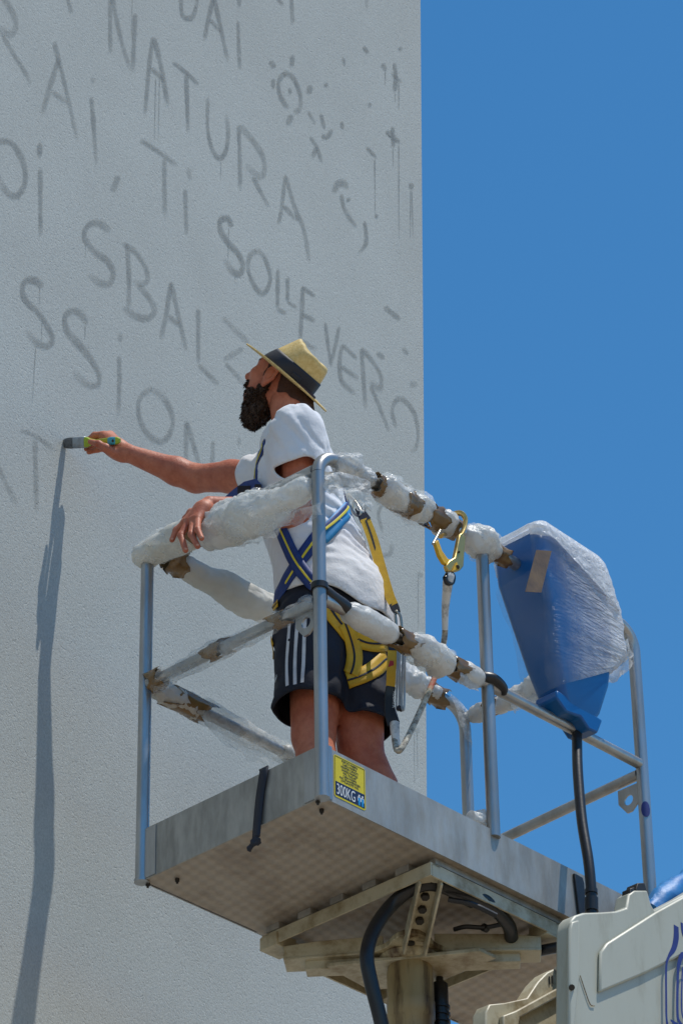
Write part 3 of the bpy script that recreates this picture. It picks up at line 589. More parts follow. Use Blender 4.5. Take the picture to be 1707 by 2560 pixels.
obj('spider_arm', merge(arm(uB-.05, vB-.05, -.05, .04)), M['white'], mt, bevel=.002, smooth=30)
for (u, v) in ((uA+.035, vB-.03), (uB-.04, vA+.035), (uB-.05, vB-.05)):
    obj('corner_block', box((u-.040, v-.034, ZH+.0465), (u+.040, v+.034, -.0250)), M['white'], mt, bevel=.002)
# inclined bracket with three bolts towards the near corner
b0 = np.array([uA+.035, vA+.035, -.026]); b1 = np.array([CU-.065, CV-.075, ZH+.0]); dd = nrm(b1 - b0); sd_ = nrm(np.cross(dd, (0, 0, 1))); nn_ = nrm(np.cross(sd_, dd))
pl = [obox((b0+b1)/2, dd*np.linalg.norm(b1-b0)/2, sd_*.030, nn_*.004)] + [obox((b0+b1)/2 - nn_*.022 + sd_*q*.030, dd*np.linalg.norm(b1-b0)/2, sd_*.0035, nn_*.024) for q in (1, -1)]
obj('inclined_bracket', merge(pl), M['white'], mt, bevel=.002, smooth=30)
for k in (.30, .48, .64):
    c = b0 + (b1-b0)*k - nn_*(-.004 if nn_[2] < 0 else .004)
    q = c - nn_*.012 if nn_[2] > 0 else c + nn_*.012
    obj('mount_bolt', tube([c, q], .0125, 6), M['bolt'], mt)
# lower gusset triangle under the far side
obj('gusset', prism([bz(815, 2418, ZH-.03), bz(925, 2478, ZH-.03), bz(1085, 2462, ZH-.03), bz(1240, 2398, ZH-.03), bz(1200, 2380, ZH-.03), bz(1000, 2400, ZH-.03)], (0, 0, .012)), M['white'], mt, bevel=.002)
# slewing motor beside the column
sm = bv(1100, 2500, CV-.02); obj('slew_motor', merge([tube([sm + (0, 0, .05), sm + (0, 0, .045), sm + (0, 0, -.02), sm + (0, 0, -.2)], [.02, .024, .024, .02], 14), tube([sm + (0, 0, .075), sm + (0, 0, .05)], [.010, .012], 10)] + [tube([sm + (0, 0, -k*.022), sm + (0, 0, -k*.022-.008)], .028, 14) for k in range(1, 5)]), M['black'], mt)
# hoses
hp = [bz(1180, 2255, -.035), bz(1100, 2215, -.035), bz(1040, 2218, -.04), bz(980, 2262, -.08), bv(935, 2325, .20), bv(917, 2390, .19), bv(928, 2460, .185), bv(953, 2560, .18), bv(975, 2680, .18)]
obj('hose', tube(spl(hp, 40), .0200, 16), M['black'], mt)
hp2 = [bz(1070, 2205, -.03), bz(1140, 2222, -.035), bz(1215, 2255, -.045), bz(1268, 2310, -.06), bz(1278, 2345, -.07)]
obj('hose', tube(spl(hp2, 26), .020, 14), M['black'], mt)
hp3 = [bz(1120, 2250, -.07), bz(1180, 2262, -.08), bz(1240, 2290, -.10)]
obj('cable', tube(spl(hp3, 16), .008, 8), M['black'], mt)
hp4 = [bz(1135, 2325, -.06), bz(1165, 2318, -.06), bz(1210, 2320, -.06), bz(1255, 2312, -.06)]
obj('cable', merge([tube(spl(hp4, 16), .007, 8), tube([hp4[2]-(.004, 0, 0), hp4[2]+(.012, 0, 0)], .012, 10)]), M['black'], mt)
hp5 = [bz(1310, 2388, -.09), bz(1370, 2374, -.09), bz(1440, 2362, -.09)]
obj('hose', tube(spl(hp5, 12), .016, 12), M['black'], mt)

# ------------------------------------------------------------------ boom: ribbed white end cover, bracket behind it
bm = thing('lift_boom', 'white boom end with dark blue logo at lower right', 'lift boom', bv(1560, 2700, -.28))
VF = -.30
def fp(x, y, v=VF): return bv(x, y, v)
outl = [(1423, 2640), (1424, 2320), (1428, 2300), (1438, 2289), (1460, 2282), (1500, 2281), (1540, 2278), (1566, 2270), (1572, 2236), (1585, 2226), (1618, 2226), (1628, 2262), (1636, 2276), (1707, 2238), (2000, 2060), (2000, 2640)]
cover = obj('end_cover', prism([fp(x, y) for x, y in outl], (0, .05, 0)), M['cover'], bm, bevel=.006, smooth=30)
obj('raised_panel', prism([fp(x, y, VF-.012) for x, y in [(1518, 2358), (1640, 2280), (1707, 2243), (2000, 2070), (2000, 2290), (1707, 2388), (1610, 2436), (1500, 2482), (1502, 2380)]], (0, .0118, 0)), M['cover'], cover, bevel=.007, smooth=30)
obj('flange', prism([fp(x, y, VF-.014) for x, y in [(1424, 2640), (1425, 2324), (1430, 2305), (1449, 2300), (1449, 2440), (1430, 2640)]], (0, .0138, 0)), M['cover'], cover, bevel=.005, smooth=30)
obj('seam', tube(spl([fp(1450, 2440, VF-.003), fp(1463, 2480, VF-.003), fp(1475, 2512, VF-.003), fp(1486, 2516, VF-.003)], 10), .0014, 6), M['rustwhite'], cover)
obj('plug', tube([fp(1429, 2470, VF-.020), fp(1429, 2470, VF-.012)], .0085, 10), M['bolt'], cover)
obj('lug', merge([prism([fp(x, y, VF+.004) for x, y in [(1590, 2232), (1590, 2222), (1594, 2208), (1611, 2208), (1616, 2224), (1616, 2232)]], (0, .04, 0)), prism([fp(x, y, VF+.002) for x, y in [(1574, 2262), (1575, 2222), (1586, 2219), (1586, 2264)]], (0, .03, 0))]), M['bolt'], bm, bevel=.002)
def inkline(pts, w, name='logo_stroke'):
    p = spl([fp(x, y, VF-.0126) for x, y in pts], 30); t = nrm(np.gradient(p, axis=0)); n = nrm(np.cross(t, (0, 1, 0))); w = np.interp(np.linspace(0, 1, 30), np.linspace(0, 1, len(w)), w)[:, None]
    V = np.vstack([p + n*w, p - n*w]); obj(name, (V, [(i, i+1, 31+i, 30+i) for i in range(29)]), M['ink'], cover, smooth=0, solid=.0006)
inkline([(1690, 2316), (1690, 2345), (1684, 2372), (1671, 2394), (1665, 2420), (1665, 2500), (1666, 2550), (1672, 2580)], [.010, .011, .009, .004, .004, .004, .004, .008])
inkline([(1676, 2552), (1700, 2568), (1730, 2575)], [.003, .008, .008])
inkline([(1704, 2308), (1706, 2330), (1712, 2350)], [.005, .005, .004])
inkline([(1722, 2392), (1706, 2388), (1697, 2410), (1694, 2440), (1693, 2530), (1698, 2556), (1720, 2580)], [.004, .008, .007, .005, .005, .006, .006])
inkline([(1722, 2416), (1709, 2418), (1705, 2440), (1704, 2530), (1715, 2560)], [.002, .003, .003, .003, .003])
# body of the boom behind the cover, running on to the right and down
obj('boom_body', prism([fp(x, y, VF+.051) for x, y in [(1560, 2640), (1560, 2330), (1640, 2300), (1990, 2090), (1990, 2640)]], (0, .13, 0)), M['cover'], bm, bevel=.008, smooth=30)
# hinge bracket
vb = -.06
hb = [(1213, 2640), (1215, 2530), (1224, 2512), (1262, 2508), (1318, 2496), (1345, 2455), (1368, 2432), (1392, 2420), (1424, 2410), (1430, 2640)]
hinge = obj('hinge_bracket', prism([bv(x, y, vb) for x, y in hb], (0, .05, 0)), M['white'], bm, bevel=.004, smooth=30)
obj('rib', prism([bv(x, y, vb-.018) for x, y in [(1262, 2640), (1258, 2540), (1290, 2528), (1424, 2455), (1424, 2478), (1300, 2545), (1285, 2640)]], (0, .0175, 0)), M['white'], hinge, bevel=.004, smooth=30)
obj('slot', merge([box(bv(1374, 2452, vb-.003) - (.0022, 0, .012), bv(1374, 2452, vb-.003) + (.0022, .002, .012)), box(bv(1381, 2450, vb-.003) - (.0022, 0, .012), bv(1381, 2450, vb-.003) + (.0022, .002, .012))]), M['bolt'], hinge, smooth=0)
obj('sleeve_end', tube([bv(1398, 2436, vb-.01), bv(1428, 2420, vb-.01)], .022, 14), M['alu'], bm)
# black clamp between toe board and boom, and the blue tarp bundle
cl = thing('rubber_pad', 'black rubber strip hanging over the right end of the toe board', 'rubber strip', bv(1450, 2250, -.015))
obj('strip', prism([bv(x, y, -.012) for x, y in [(1436, 2183), (1457, 2195), (1461, 2210), (1466, 2300), (1450, 2300)]], (0, .008, 0)), M['black'], cl, bevel=.002)
tq = thing('blue_tarp', 'crumpled blue tarp bundle behind the boom cover', 'tarp', bv(1690, 2280, -.15))
tp = spl([bv(1628, 2290, -.2), bv(1652, 2256, -.2), bv(1690, 2230, -.2), bv(1740, 2200, -.2), bv(1800, 2170, -.2)], 30); rr = .035 + .010*noise3(tp[:, None] + np.stack([np.cos(np.arange(20)*.314), np.sin(np.arange(20)*.314), np.zeros(20)], 1)*.05, 16, 4)
obj('bundle', tube(tp, rr, 20), M['cloth'], tq)

# ================================================================== THE PAINTER
def V3(*a): return np.array(a, float)
def lerp(a, b, t): return np.asarray(a)*(1-t) + np.asarray(b)*t
LS, LE, LW = V3(.20, .27, 1.405), bu(745, 1290, .232), bu(524, 1263, -.004)
RS, RE, RW = bu(668, 1186, .40), V3(.38, .885, 1.612), bu(328, 1136, .24)
NB = V3(.30, .372, 1.50)                      # neck base
LH, LK, LF = V3(.345, .345, .86), V3(.335, .375, .47), V3(.34, .29, .075)
RH, RK, RF = V3(.475, .325, .86), V3(.485, .31, .47), V3(.555, .235, .075)
HC = bu(714, 950, .300)                       # head centre
w2b = lambda v: np.asarray(v) @ BM
HU = nrm(np.array([.42, -.16, .89])); HF = nrm(-.84*RT + .43*UP + .45*fw); HF = nrm(HF - HU*(HF @ HU)); HL = np.cross(HU, HF)
hf, hu, hl = w2b(HF), w2b(HU), w2b(HL)
def hd(f, l, u): return HC + hf*f + hl*l + hu*u
HAX = [hf, hl, hu]
person = thing('person', 'bearded man in straw hat, white shirt, dark shorts and harness painting the wall', 'person', V3(.46, .29, .013))
def c_(a, b, ra, rb, k=.02): return ('c', a, b, ra, rb, k)
torso = [('e', V3(.425, .34, .93), (.165, .125, .16), yawax(math.radians(8)), .03), ('e', V3(.375, .365, 1.10), (.145, .11, .17), yawax(math.radians(20)), .05), ('e', V3(.33, .39, 1.28), (.155, .11, .19), yawax(math.radians(45)), .05)]
bodyp = torso + [c_(LS, RS, .050, .046, .05), c_(NB - (0, 0, .03), hd(-.03, 0, -.05), .064, .058, .05),
    c_(LS, LE, .052, .043), c_(LE, lerp(LE, LW, .35), .043, .042), c_(lerp(LE, LW, .35), LW, .042, .027),
    c_(RS, lerp(RS, RE, .5), .050, .049), c_(lerp(RS, RE, .5), RE, .050, .043), c_(RE, lerp(RE, RW, .3), .043, .043), c_(lerp(RE, RW, .3), RW, .043, .029),
    c_(LH + (.012, -.005, 0), LK + (.014, -.012, 0), .094, .064, .012), c_(LK + (.014, -.012, 0), lerp(LK, LF, .35) + (.004, -.012, 0), .058, .060, .012), c_(lerp(LK, LF, .35) + (.004, -.012, 0), LF, .060, .040, .012),
    c_(RH + (.008, 0, 0), RK + (.004, 0, 0), .092, .068, .004), c_(RK + (.004, 0, 0), lerp(RK, RF, .35) + (.004, -.012, 0), .058, .060, .010), c_(lerp(RK, RF, .35) + (.004, -.012, 0), RF, .060, .040, .010),
    c_(LF - (0, .03, .02), LF + (-.01, .14, -.03), .036, .03, .02), c_(RF - (0, .03, .02), RF + (-.01, .14, -.03), .036, .03, .02)]
bd = sdf(bodyp, .009, pad=.04)
headp = [('e', hd(-.012, 0, .032), (.100, .078, .098), HAX, .02), ('e', hd(.040, 0, -.045), (.062, .058, .080), HAX, .03), ('e', hd(.065, 0, .02), (.035, .056, .03), HAX, .02),
    c_(hd(.092, 0, .012), hd(.116, 0, -.026), .008, .0125, .012), c_(hd(.100, 0, -.030), hd(.104, 0, -.03), .015, .012, .01),
    ('e', hd(.084, .030, -.022), (.018, .022, .018), HAX, .02), ('e', hd(.084, -.030, -.022), (.018, .022, .018), HAX, .02),
    c_(hd(.084, -.018, -.062), hd(.084, .018, -.062), .009, .009, .008), ('e', hd(.066, 0, -.095), (.030, .032, .025), HAX, .02),
    c_(hd(-.03, 0, -.02), NB + (0, 0, .0), .057, .062, .04)]
for s in (1, -1):
    headp += [('e', hd(0.014, s*.084, -0.035), (.020, .008, .030), HAX, .006), c_(hd(0.018, s*.081, -0.061), hd(0.022, s*.079, -0.071), .009, .008, .008), c_(hd(-0.008, s*.094, -0.015), hd(0.020, s*.090, -0.001), .0055, .0055, .004), c_(hd(-0.008, s*.094, -0.015), hd(-0.004, s*.092, -0.049), .0055, .005, .004), c_(hd(-0.004, s*.092, -0.049), hd(0.016, s*.086, -0.067), .005, .006, .004), c_(hd(0.028, s*.080, -0.023), hd(0.028, s*.080, -0.035), .006, .006, .004)]
HN = nrm(np.array([.63, -.425, .62])); HBb = bu(716, 944, .290); hnb = w2b(HN)      # hat: crown axis and brim centre
def under_hat(vf, z=.012): return keep(vf, lambda c: ((c - HBb) @ hnb) < z)
hm = under_hat(sdf(headp, .0045))
# ---- right hand holding the brush like a pen
def ux(x): return .155 + .085*(x - 163)/(325 - 163)
def hp_(x, y, o=0.0): return bu(x, y, ux(x) + o)
def fing(pts, r0, r1, k=.006):
    n = len(pts); return [c_(pts[i], pts[i+1], r0 + (r1-r0)*i/(n-1), r0 + (r1-r0)*(i+1)/(n-1), k) for i in range(n-1)]
rh = [c_(RW, hp_(292, 1118), .029, .027, .02), c_(hp_(296, 1122), hp_(262, 1092, .004), .026, .018, .015), c_(hp_(296, 1122), hp_(275, 1090, .02), .026, .018, .015), c_(hp_(300, 1130), hp_(262, 1108, .014), .024, .018, .015), c_(hp_(305, 1138, -.004), hp_(272, 1124), .022, .016, .015)]
rh += fing([hp_(258, 1086, .004), hp_(236, 1088, .004), hp_(222, 1098, .006)], .0115, .009) + fing([hp_(262, 1088, .018), hp_(236, 1096, .022), hp_(221, 1112, .016)], .0115, .009)
rh += fing([hp_(264, 1104, .022), hp_(234, 1112, .024), hp_(216, 1122, .014)], .011, .0085) + fing([hp_(268, 1120, .016), hp_(244, 1124, .020), hp_(222, 1130, .010)], .010, .008)
rh += fing([hp_(286, 1134, -.016), hp_(264, 1120, -.036), hp_(246, 1110, -.040), hp_(226, 1104, -.030)], .0150, .0088, .01)
rhm = sdf(rh, .0032)
# ---- left hand over the wrapped rail
def lp(x, y, u): return bu(x, y, u)
lh = [c_(LW, lp(505, 1275, -0.026), .027, .026, .02), c_(lp(508, 1276, -0.026), lp(464, 1306, -0.048), .024, .015, .012), c_(lp(508, 1276, -0.026), lp(474, 1303, -0.052), .024, .015, .012), c_(lp(510, 1276, -0.026), lp(486, 1300, -0.054), .024, .015, .012), c_(lp(512, 1276, -0.024), lp(495, 1297, -0.054), .023, .015, .012)]
lh += fing([lp(462, 1306, -0.048), lp(440, 1326, -0.058), lp(430, 1350, -0.066)], .0105, .008) + fing([lp(472, 1304, -0.054), lp(452, 1338, -0.076), lp(464, 1376, -0.084)], .0112, .0085)
lh += fing([lp(484, 1301, -0.056), lp(478, 1336, -0.082), lp(494, 1366, -0.088)], .0112, .0085) + fing([lp(495, 1298, -0.056), lp(494, 1324, -0.084), lp(504, 1346, -0.090)], .0105, .008)
lh += fing([lp(508, 1272, -0.016), lp(478, 1282, 0.030), lp(462, 1296, 0.035)], .0145, .009, .01)
lhm = sdf(lh, .0032)
obj('body', merge([bd, hm, rhm, lhm]), M['skin'], person, smooth=75)
nails = [hp_(219, 1102, -.006), lp(465, 1372, -0.092), lp(494, 1362, -0.096), lp(503, 1343, -0.097), lp(430, 1347, -0.074)]
vd = w2b(fw)
for q in nails:
    d = q; ax = nrm(np.cross(vd, (0, 0, 1))); obj('finger_nail', tube([d + vd*.001, d - vd*.0012], .0042, 10, sq=(1, .75)), M['nail'], person)
# eye on the visible side
eyp = hd(.078, .034, .002); obj('eye', sdf([('e', eyp, (.011, .011, .009), HAX, .001)], .002, pad=.01), mat('eye_white', (.6, .55, .5), .3), person)
obj('eyebrow', tube(spl([hd(.072, .055, .016), hd(.088, .042, .022), hd(.097, .024, .021)], 8), [.0015, .0025, .003, .0035, .0035, .003, .003, .002], 8), M['hair'], person)
# ---- cropped hair cap, below the hat
hV, hF = hm; hFa = np.array(hF); hn0 = np.cross(hV[hFa[:, 2]] - hV[hFa[:, 0]], hV[hFa[:, 3]] - hV[hFa[:, 1]]); vn = np.zeros_like(hV)
for j in range(4): np.add.at(vn, hFa[:, j], hn0)
vn = nrm(vn); vn = vn if np.mean(np.sum(vn*(hV - HC), 1)) > 0 else -vn
def hk(c):
    q = (c - HC) @ np.array(HAX).T; edge = .006*noise3(c, 90, 5)
    back = (q[:, 0] < -.014 + edge) & (q[:, 2] > -.088 + .25*np.abs(q[:, 1]) + edge - .35*np.clip(-q[:, 0] - .05, 0, 1))
    burn = (q[:, 0] < .040 + edge) & (q[:, 0] > .030) & (np.abs(q[:, 1]) > .045) & (q[:, 2] > -.05)
    return back | burn
obj('hair', keep((hV + vn*(.0022 + .0006*noise3(hV, 200, 3))[:, None], hF), hk), M['stub'], person, smooth=80)
# ---- beard: a soft volume plus many single strands
bp_ = [('e', hd(.040, 0, -.108), (.041, .048, .046), HAX, .03), ('e', hd(.036, 0, -.146), (.031, .040, .040), HAX, .03), c_(hd(.014, .064, -.035), hd(.032, .054, -.090), .007, .014, .02), c_(hd(.014, -.064, -.035), hd(.032, -.054, -.090), .007, .014, .02), c_(hd(.092, -.018, -.056), hd(.092, .018, -.056), .007, .007, .01), c_(hd(.082, .026, -.064), hd(.064, .040, -.092), .009, .014, .02), c_(hd(.082, -.026, -.064), hd(.064, -.040, -.092), .009, .014, .02)]
bv_ = sdf(bp_, .005, disp=lambda P: .005*noise3(P, 60, 8) + .002*noise3(P, 160, 9))
beard = obj('beard', bv_, M['hair'], person, smooth=80)
bV, bF = bv_; fa = np.array(bF); fc = bV[fa].mean(1); fn = nrm(np.cross(bV[fa[:, 1]] - bV[fa[:, 0]], bV[fa[:, 2]] - bV[fa[:, 0]])); sel = RNG.choice(len(fc), 5200); SV, SF = [], []
for i in sel:
    p = fc[i] - fn[i]*.003; d = nrm(fn[i]*.55 - hu*.75 + hf*.1 + RNG.normal(0, .22, 3)); ln = RNG.uniform(.006, .015); s = nrm(np.cross(d, RNG.normal(0, 1, 3)))*.0007; k = len(SV)
    SV += [p - s, p + s, p + d*ln*.6 + s*.7 + RNG.normal(0, .002, 3), p + d*ln - hu*.003]; SF += [(k, k+1, k+2), (k, k+2, k+3)]
so = obj('beard_strands', (np.array(SV), SF), M['hair'], beard, smooth=0); so['kind'] = 'stuff'

# ---- shirt
def fold(P):
    q = P - V3(.40, .36, 1.1); low = np.clip((1.27 - P[:, 2])/.14, 0, 1)*np.clip((P[:, 2] - .93)/.10, 0, 1)
    back = np.clip(.55 + (P[:, 0] - .36)*4 - (P[:, 1] - .36)*4, .12, 1.2)
    ph = P[:, 2]*150 + (P[:, 0] - .3)*34 + 3.8*noise3(P, 6, 21) + 1.0*noise3(P, 14, 22)
    rip = np.sin(ph) + .35*np.sin(ph*.47 + 1.3)
    d = -.0080*low*back*np.clip(.75 + .55*noise3(P, 9, 27), .2, 1.2)*(rip + .25*noise3(P, 18, 23))
    # diagonal pulls from the shoulder to the armpit
    sh = np.clip((P[:, 2] - 1.26)/.1, 0, 1); ph2 = (P[:, 0]*75 - P[:, 1]*85 + P[:, 2]*52) + 2.6*noise3(P, 9, 24)
    d += -.0030*sh*(np.sin(ph2) + .5*np.sin(ph2*2.1 + 1.0))
    d += .0035*noise3(P, 13, 25)
    return d
sle = lerp(LS, LE, .40); sre = lerp(RS, RE, .20)
shp = [('e', V3(.424, .340, .945), (.188, .158, .155), yawax(math.radians(8)), .03), ('e', V3(.432, .334, .885), (.196, .166, .16), yawax(math.radians(6)), .03), ('e', V3(.375, .366, 1.10), (.172, .132, .17), yawax(math.radians(22)), .06), ('e', V3(.332, .392, 1.28), (.178, .128, .19), yawax(math.radians(45)), .06), ('e', V3(.318, .40, 1.40), (.17, .10, .12), yawax(math.radians(55)), .06),
    c_(LS + (.01, .01, .002), V3(.30, .39, 1.475), .072, .068, .05), c_(RS - (.01, .02, .0), V3(.30, .39, 1.475), .058, .066, .05), c_(LS, sle, .073, .082, .04), c_(RS, sre, .058, .062, .03)]
shm = sdf(shp, .0075, disp=fold)
dl, dr_ = nrm(LE - LS), nrm(RE - RS); nd = nrm(hd(-.03, 0, -.05) - NB)
def sk(c):
    tor = np.full(len(c), 9.0)
    for p in shp[:5]:
        q = (c - np.array(p[1])) @ np.array(p[3], float).T; r = np.array(p[2]); k0 = np.linalg.norm(q/r, axis=1); tor = np.minimum(tor, k0*(k0-1)/(np.linalg.norm(q/r**2, axis=1) + 1e-9))
    s1 = ((c - sle) @ dl) > .012 + .012*np.sin(c[:, 0]*60); s1 &= (np.linalg.norm(c - sle, axis=1) < .14) & (tor > .028)
    s2 = ((c - sre) @ dr_) > .012; s2 &= np.linalg.norm(c - sre, axis=1) < .12
    hem = c[:, 2] < .862 + (c[:, 0] - .42)*-.20 + (c[:, 1] - .34)*.10 + .010*np.sin(c[:, 0]*30)
    nk = (np.linalg.norm(c - (NB + nd*.02), axis=1) < .066) & (((c - NB) @ nd) > .0)
    return ~(s1 | s2 | hem | nk)
shv = keep(shm, sk); shirt = obj('shirt', shv, M['shirt'], person, smooth=80, solid=.004)
# ---- shorts
def sfold(P):
    ph = (P[:, 0]*40 + P[:, 2]*22) + 2.2*noise3(P, 8, 31); return -.0058*np.sin(ph)*np.clip((.95 - P[:, 2])/.1, 0, 1) + .005*noise3(P, 11, 32)
LHm, RHm = V3(.325, .362, .555), V3(.495, .292, .535)
stp = [('e', V3(.430, .335, .885), (.178, .150, .145), yawax(math.radians(6)), .03), c_(LH + (-.005, 0, -.02), LHm, .112, .098, .035), c_(RH + (0, 0, -.02), RHm, .106, .094, .035)]
stm = sdf(stp, .0085, disp=sfold)
def stk(c):
    lf = np.linalg.norm(c - LHm, axis=1) < np.linalg.norm(c - RHm, axis=1)
    return (c[:, 2] > np.where(lf, .552 + .05*(c[:, 0]-.32) + .012*np.sin(c[:, 1]*25), .525 + .01*np.sin(c[:, 1]*30))) & (c[:, 2] < .985)
stv = keep(stm, stk); shorts = obj('shorts', stv, M['shorts'], person, smooth=80, solid=.004)
# ---- shoes (behind the toe board)
for f in (LF, RF):
    sv = sdf([c_(f + (0, -.035, -.022), f + (-.012, .16, -.030), .044, .038, .02), c_(f + (0, -.02, .0), f + (0, -.01, .03), .046, .05, .03)], .008)
    sv[0][:, 2] = np.maximum(sv[0][:, 2], .0125); obj('shoe', sv, M['black'], person, smooth=70)

# ---- strips that follow a cloth surface: points are cast onto it, the band is pressed to it
def bvh_of(*vfs):
    V, Fc = merge(vfs); V = tw(V); return BVHTree.FromPolygons([tuple(v) for v in V], [tuple(int(i) for i in f) for f in Fc])
BODY = bvh_of(shv, stv)
def band(bvh, pts, w, off=.004, n=None, extra_a=(), extra_b=(), nc=5, wv=None):
    p = np.array(pts, float).reshape(-1, 2); n = n or max(8, int(np.linalg.norm(np.diff(p, axis=0), axis=1).sum()/9)); q = spl(p, n) if len(p) else p; 
    dd_ = [ray(x, y) for x, y in q]; ts = np.array([(h[3] if h[0] is not None else np.nan) for h in (bvh.ray_cast(Vector(CAM), Vector(d), 40) for d in dd_)])
    md = np.nanmedian(ts) if np.isfinite(ts).any() else 9.75
    ts[np.abs(ts - md) > .22] = np.nan; ok = np.isfinite(ts); ts = np.interp(np.arange(len(ts)), np.flatnonzero(ok), ts[ok]) if ok.any() else np.full(len(ts), md)
    P3 = [CAM + d*t if o else np.array(bvh.find_nearest(Vector(CAM + d*t))[0]) for d, t, o in zip(dd_, ts, ok)]
    P3 = [np.array(bvh.find_nearest(Vector(tw(e)))[0]) for e in extra_a] + P3 + [np.array(bvh.find_nearest(Vector(tw(e)))[0]) for e in extra_b]
    P3 = np.array(P3); m = len(P3); ex = max(0, len(extra_a)*6 + len(extra_b)*6); P3 = spl(P3, m + ex)
    P3[1:-1] = .25*P3[:-2] + .5*P3[1:-1] + .25*P3[2:]
    t = nrm(np.gradient(P3, axis=0)); V = []; m = len(P3)
    Ns = []
    for i in range(m):
        nr = bvh.find_nearest(Vector(P3[i])); Ns.append(np.array(nr[1]))
    Ns = np.array(Ns)
    for _ in range(3): Ns[1:-1] = nrm(.25*Ns[:-2] + .5*Ns[1:-1] + .25*Ns[2:])
    ww = np.full(m, w) if wv is None else np.interp(np.linspace(0, 1, m), np.linspace(0, 1, len(wv)), wv)
    for i in range(m):
        sdv = nrm(np.cross(Ns[i], t[i]))
        for c in np.linspace(-.5, .5, nc):
            s = P3[i] + sdv*c*ww[i]; nr = bvh.find_nearest(Vector(s)); k = np.array(nr[0]); V.append(k + Ns[i]*(off if np.dot(np.array(nr[1]), Ns[i]) > 0 else off))
    V = np.array(V).reshape(m, nc, 3)
    for _ in range(2): V[1:-1] = .25*V[:-2] + .5*V[1:-1] + .25*V[2:]
    V = V.reshape(-1, 3); Fc = [(i*nc+j, i*nc+j+1, (i+1)*nc+j+1, (i+1)*nc+j) for i in range(m-1) for j in range(nc-1)]
    return V, Fc
def strap(name, pts, w, m, parent, off=.004, line=None, **k):
    o = obj(name, band(BODY, pts, w, off, **k), m, parent, frame='W', smooth=60, solid=.0022)
    if line:
        kk = dict(k); kk.pop('wv', None); obj('woven_line', band(BODY, pts, line[0], off + .0022, **kk), line[1], o, frame='W', smooth=60, solid=.0008)
    return o
# three stripes and a printed word end on the left leg of the shorts
for pts in ([(727, 1535), (722, 1600), (718, 1660), (719, 1716)], [(745, 1540), (741, 1600), (738, 1660), (738, 1713)], [(763, 1545), (761, 1600), (759, 1660), (756, 1708)]):
    obj('side_stripe', band(bvh_of(stv), pts, .0105, .0032, nc=3), M['stripe'], shorts, frame='W', smooth=60)
hs_ = bvh_of(stv).ray_cast(Vector(CAM), Vector(ray(694, 1700)), 40)
if hs_[0] is not None:
    hp0, hn = np.array(hs_[0]), np.array(hs_[1]); zx = nrm(np.cross((0, 0, 1.0), hn)); zy = nrm(np.cross(hn, zx)); zx2 = nrm(zx*.93 + zy*.36)
    text('das', .021, hp0 + hn*.006 - zx2*.010 - zy*.004, M['wlab'], shorts, xax=zx2, yax=nrm(np.cross(hn, zx2)), name='printed_word', frame='W')

# ---- straw hat
hat = None
HX = nrm(-.776*RT + .63*UP + .1*fw); HX = nrm(HX - HN*(HX @ HN)); HY = np.cross(HN, HX); HB_ = tw(HBb)
def hat_ring(rx, ry, z, n=48, bend=0.0): 
    a = np.arange(n)*2*math.pi/n; return HB_ + HX*(rx*np.cos(a))[:, None] + HY*(ry*np.sin(a))[:, None] + HN*(z + bend*np.sin(a)**2 - .35*bend*np.cos(a)**2)[:, None]
def loft(rings, close=None):
    n = len(rings[0]); V = np.vstack(rings); Fc = [(i*n+j, i*n+(j+1) % n, (i+1)*n+(j+1) % n, (i+1)*n+j) for i in range(len(rings)-1) for j in range(n)]
    if close is not None: V = np.vstack([V, close]); c = len(V)-1; Fc += [((len(rings)-1)*n+j, (len(rings)-1)*n+(j+1) % n, c) for j in range(n)]
    return V, Fc
a48 = np.arange(48)*2*math.pi/48
br = [hat_ring(.090, .076, .004), hat_ring(.105, .094, .004, bend=.001), hat_ring(.128, .120, .004, bend=.003), hat_ring(.150, .142, .004, bend=.005), hat_ring(.159, .151, .0045, bend=.006), hat_ring(.160, .152, .002, bend=.006), hat_ring(.158, .150, -.0005, bend=.006), hat_ring(.128, .120, 0, bend=.003), hat_ring(.090, .076, 0)]
hato = obj('straw_hat', loft(br), M['straw'], person, frame='W', smooth=60, label='straw hat with black band')
cr = []
fr48 = np.maximum(np.cos(a48), 0); pin = np.abs(np.sin(a48))
for t in np.linspace(0, 1, 10):
    kx = np.where(np.cos(a48) > 0, 1 - .50*t**1.3, 1 - .10*t**2); ky = (1 - .16*t**1.4) - .22*t**1.5*fr48*pin*2
    zz = .094*t - .010*t**3*np.cos(a48)*0 + .016*t**2*fr48 - .004*t**2*np.maximum(-np.cos(a48), 0) + .0015*np.sin(a48*7)*t
    cr.append(HB_ + HX*(.094*kx*np.cos(a48))[:, None] + HY*(.078*ky*np.sin(a48))[:, None] + HN*(zz + .003)[:, None])
topc = np.mean(cr[-1], 0)
for q, dz in ((.93, .006), (.80, .007), (.55, -.004), (.3, -.012), (.1, -.015)):
    cr.append(topc + (cr[9] - topc)*q + HN*dz)
obj('hat_crown', loft(cr, topc - HN*.015), M['straw'], hato, frame='W', smooth=60)
bn = [np.vstack([HB_ + HX*(.0958*(1 - (.50*t**1.3 if math.cos(x) > 0 else .10*t*t))*math.cos(x)) + HY*(.0798*(1-.16*t**1.4 - .44*t**1.5*max(math.cos(x), 0)*abs(math.sin(x)))*math.sin(x)) + HN*(.006 + .094*t) for x in a48]) for t in (0, .1, .2, .3, .4, .48)]
obj('hat_band', loft(bn), M['band'], hato, frame='W', smooth=60, solid=.0015)
kb = HB_ + HY*.079 - HX*.03 + HN*.02
obj('band_bow', merge([obox(kb, HX*.016, HN*.008, HY*.003), obox(kb - HX*.014 - HN*.004, HX*.004, HN*.012, HY*.004)]), M['band'], hato, frame='W', bevel=.002)

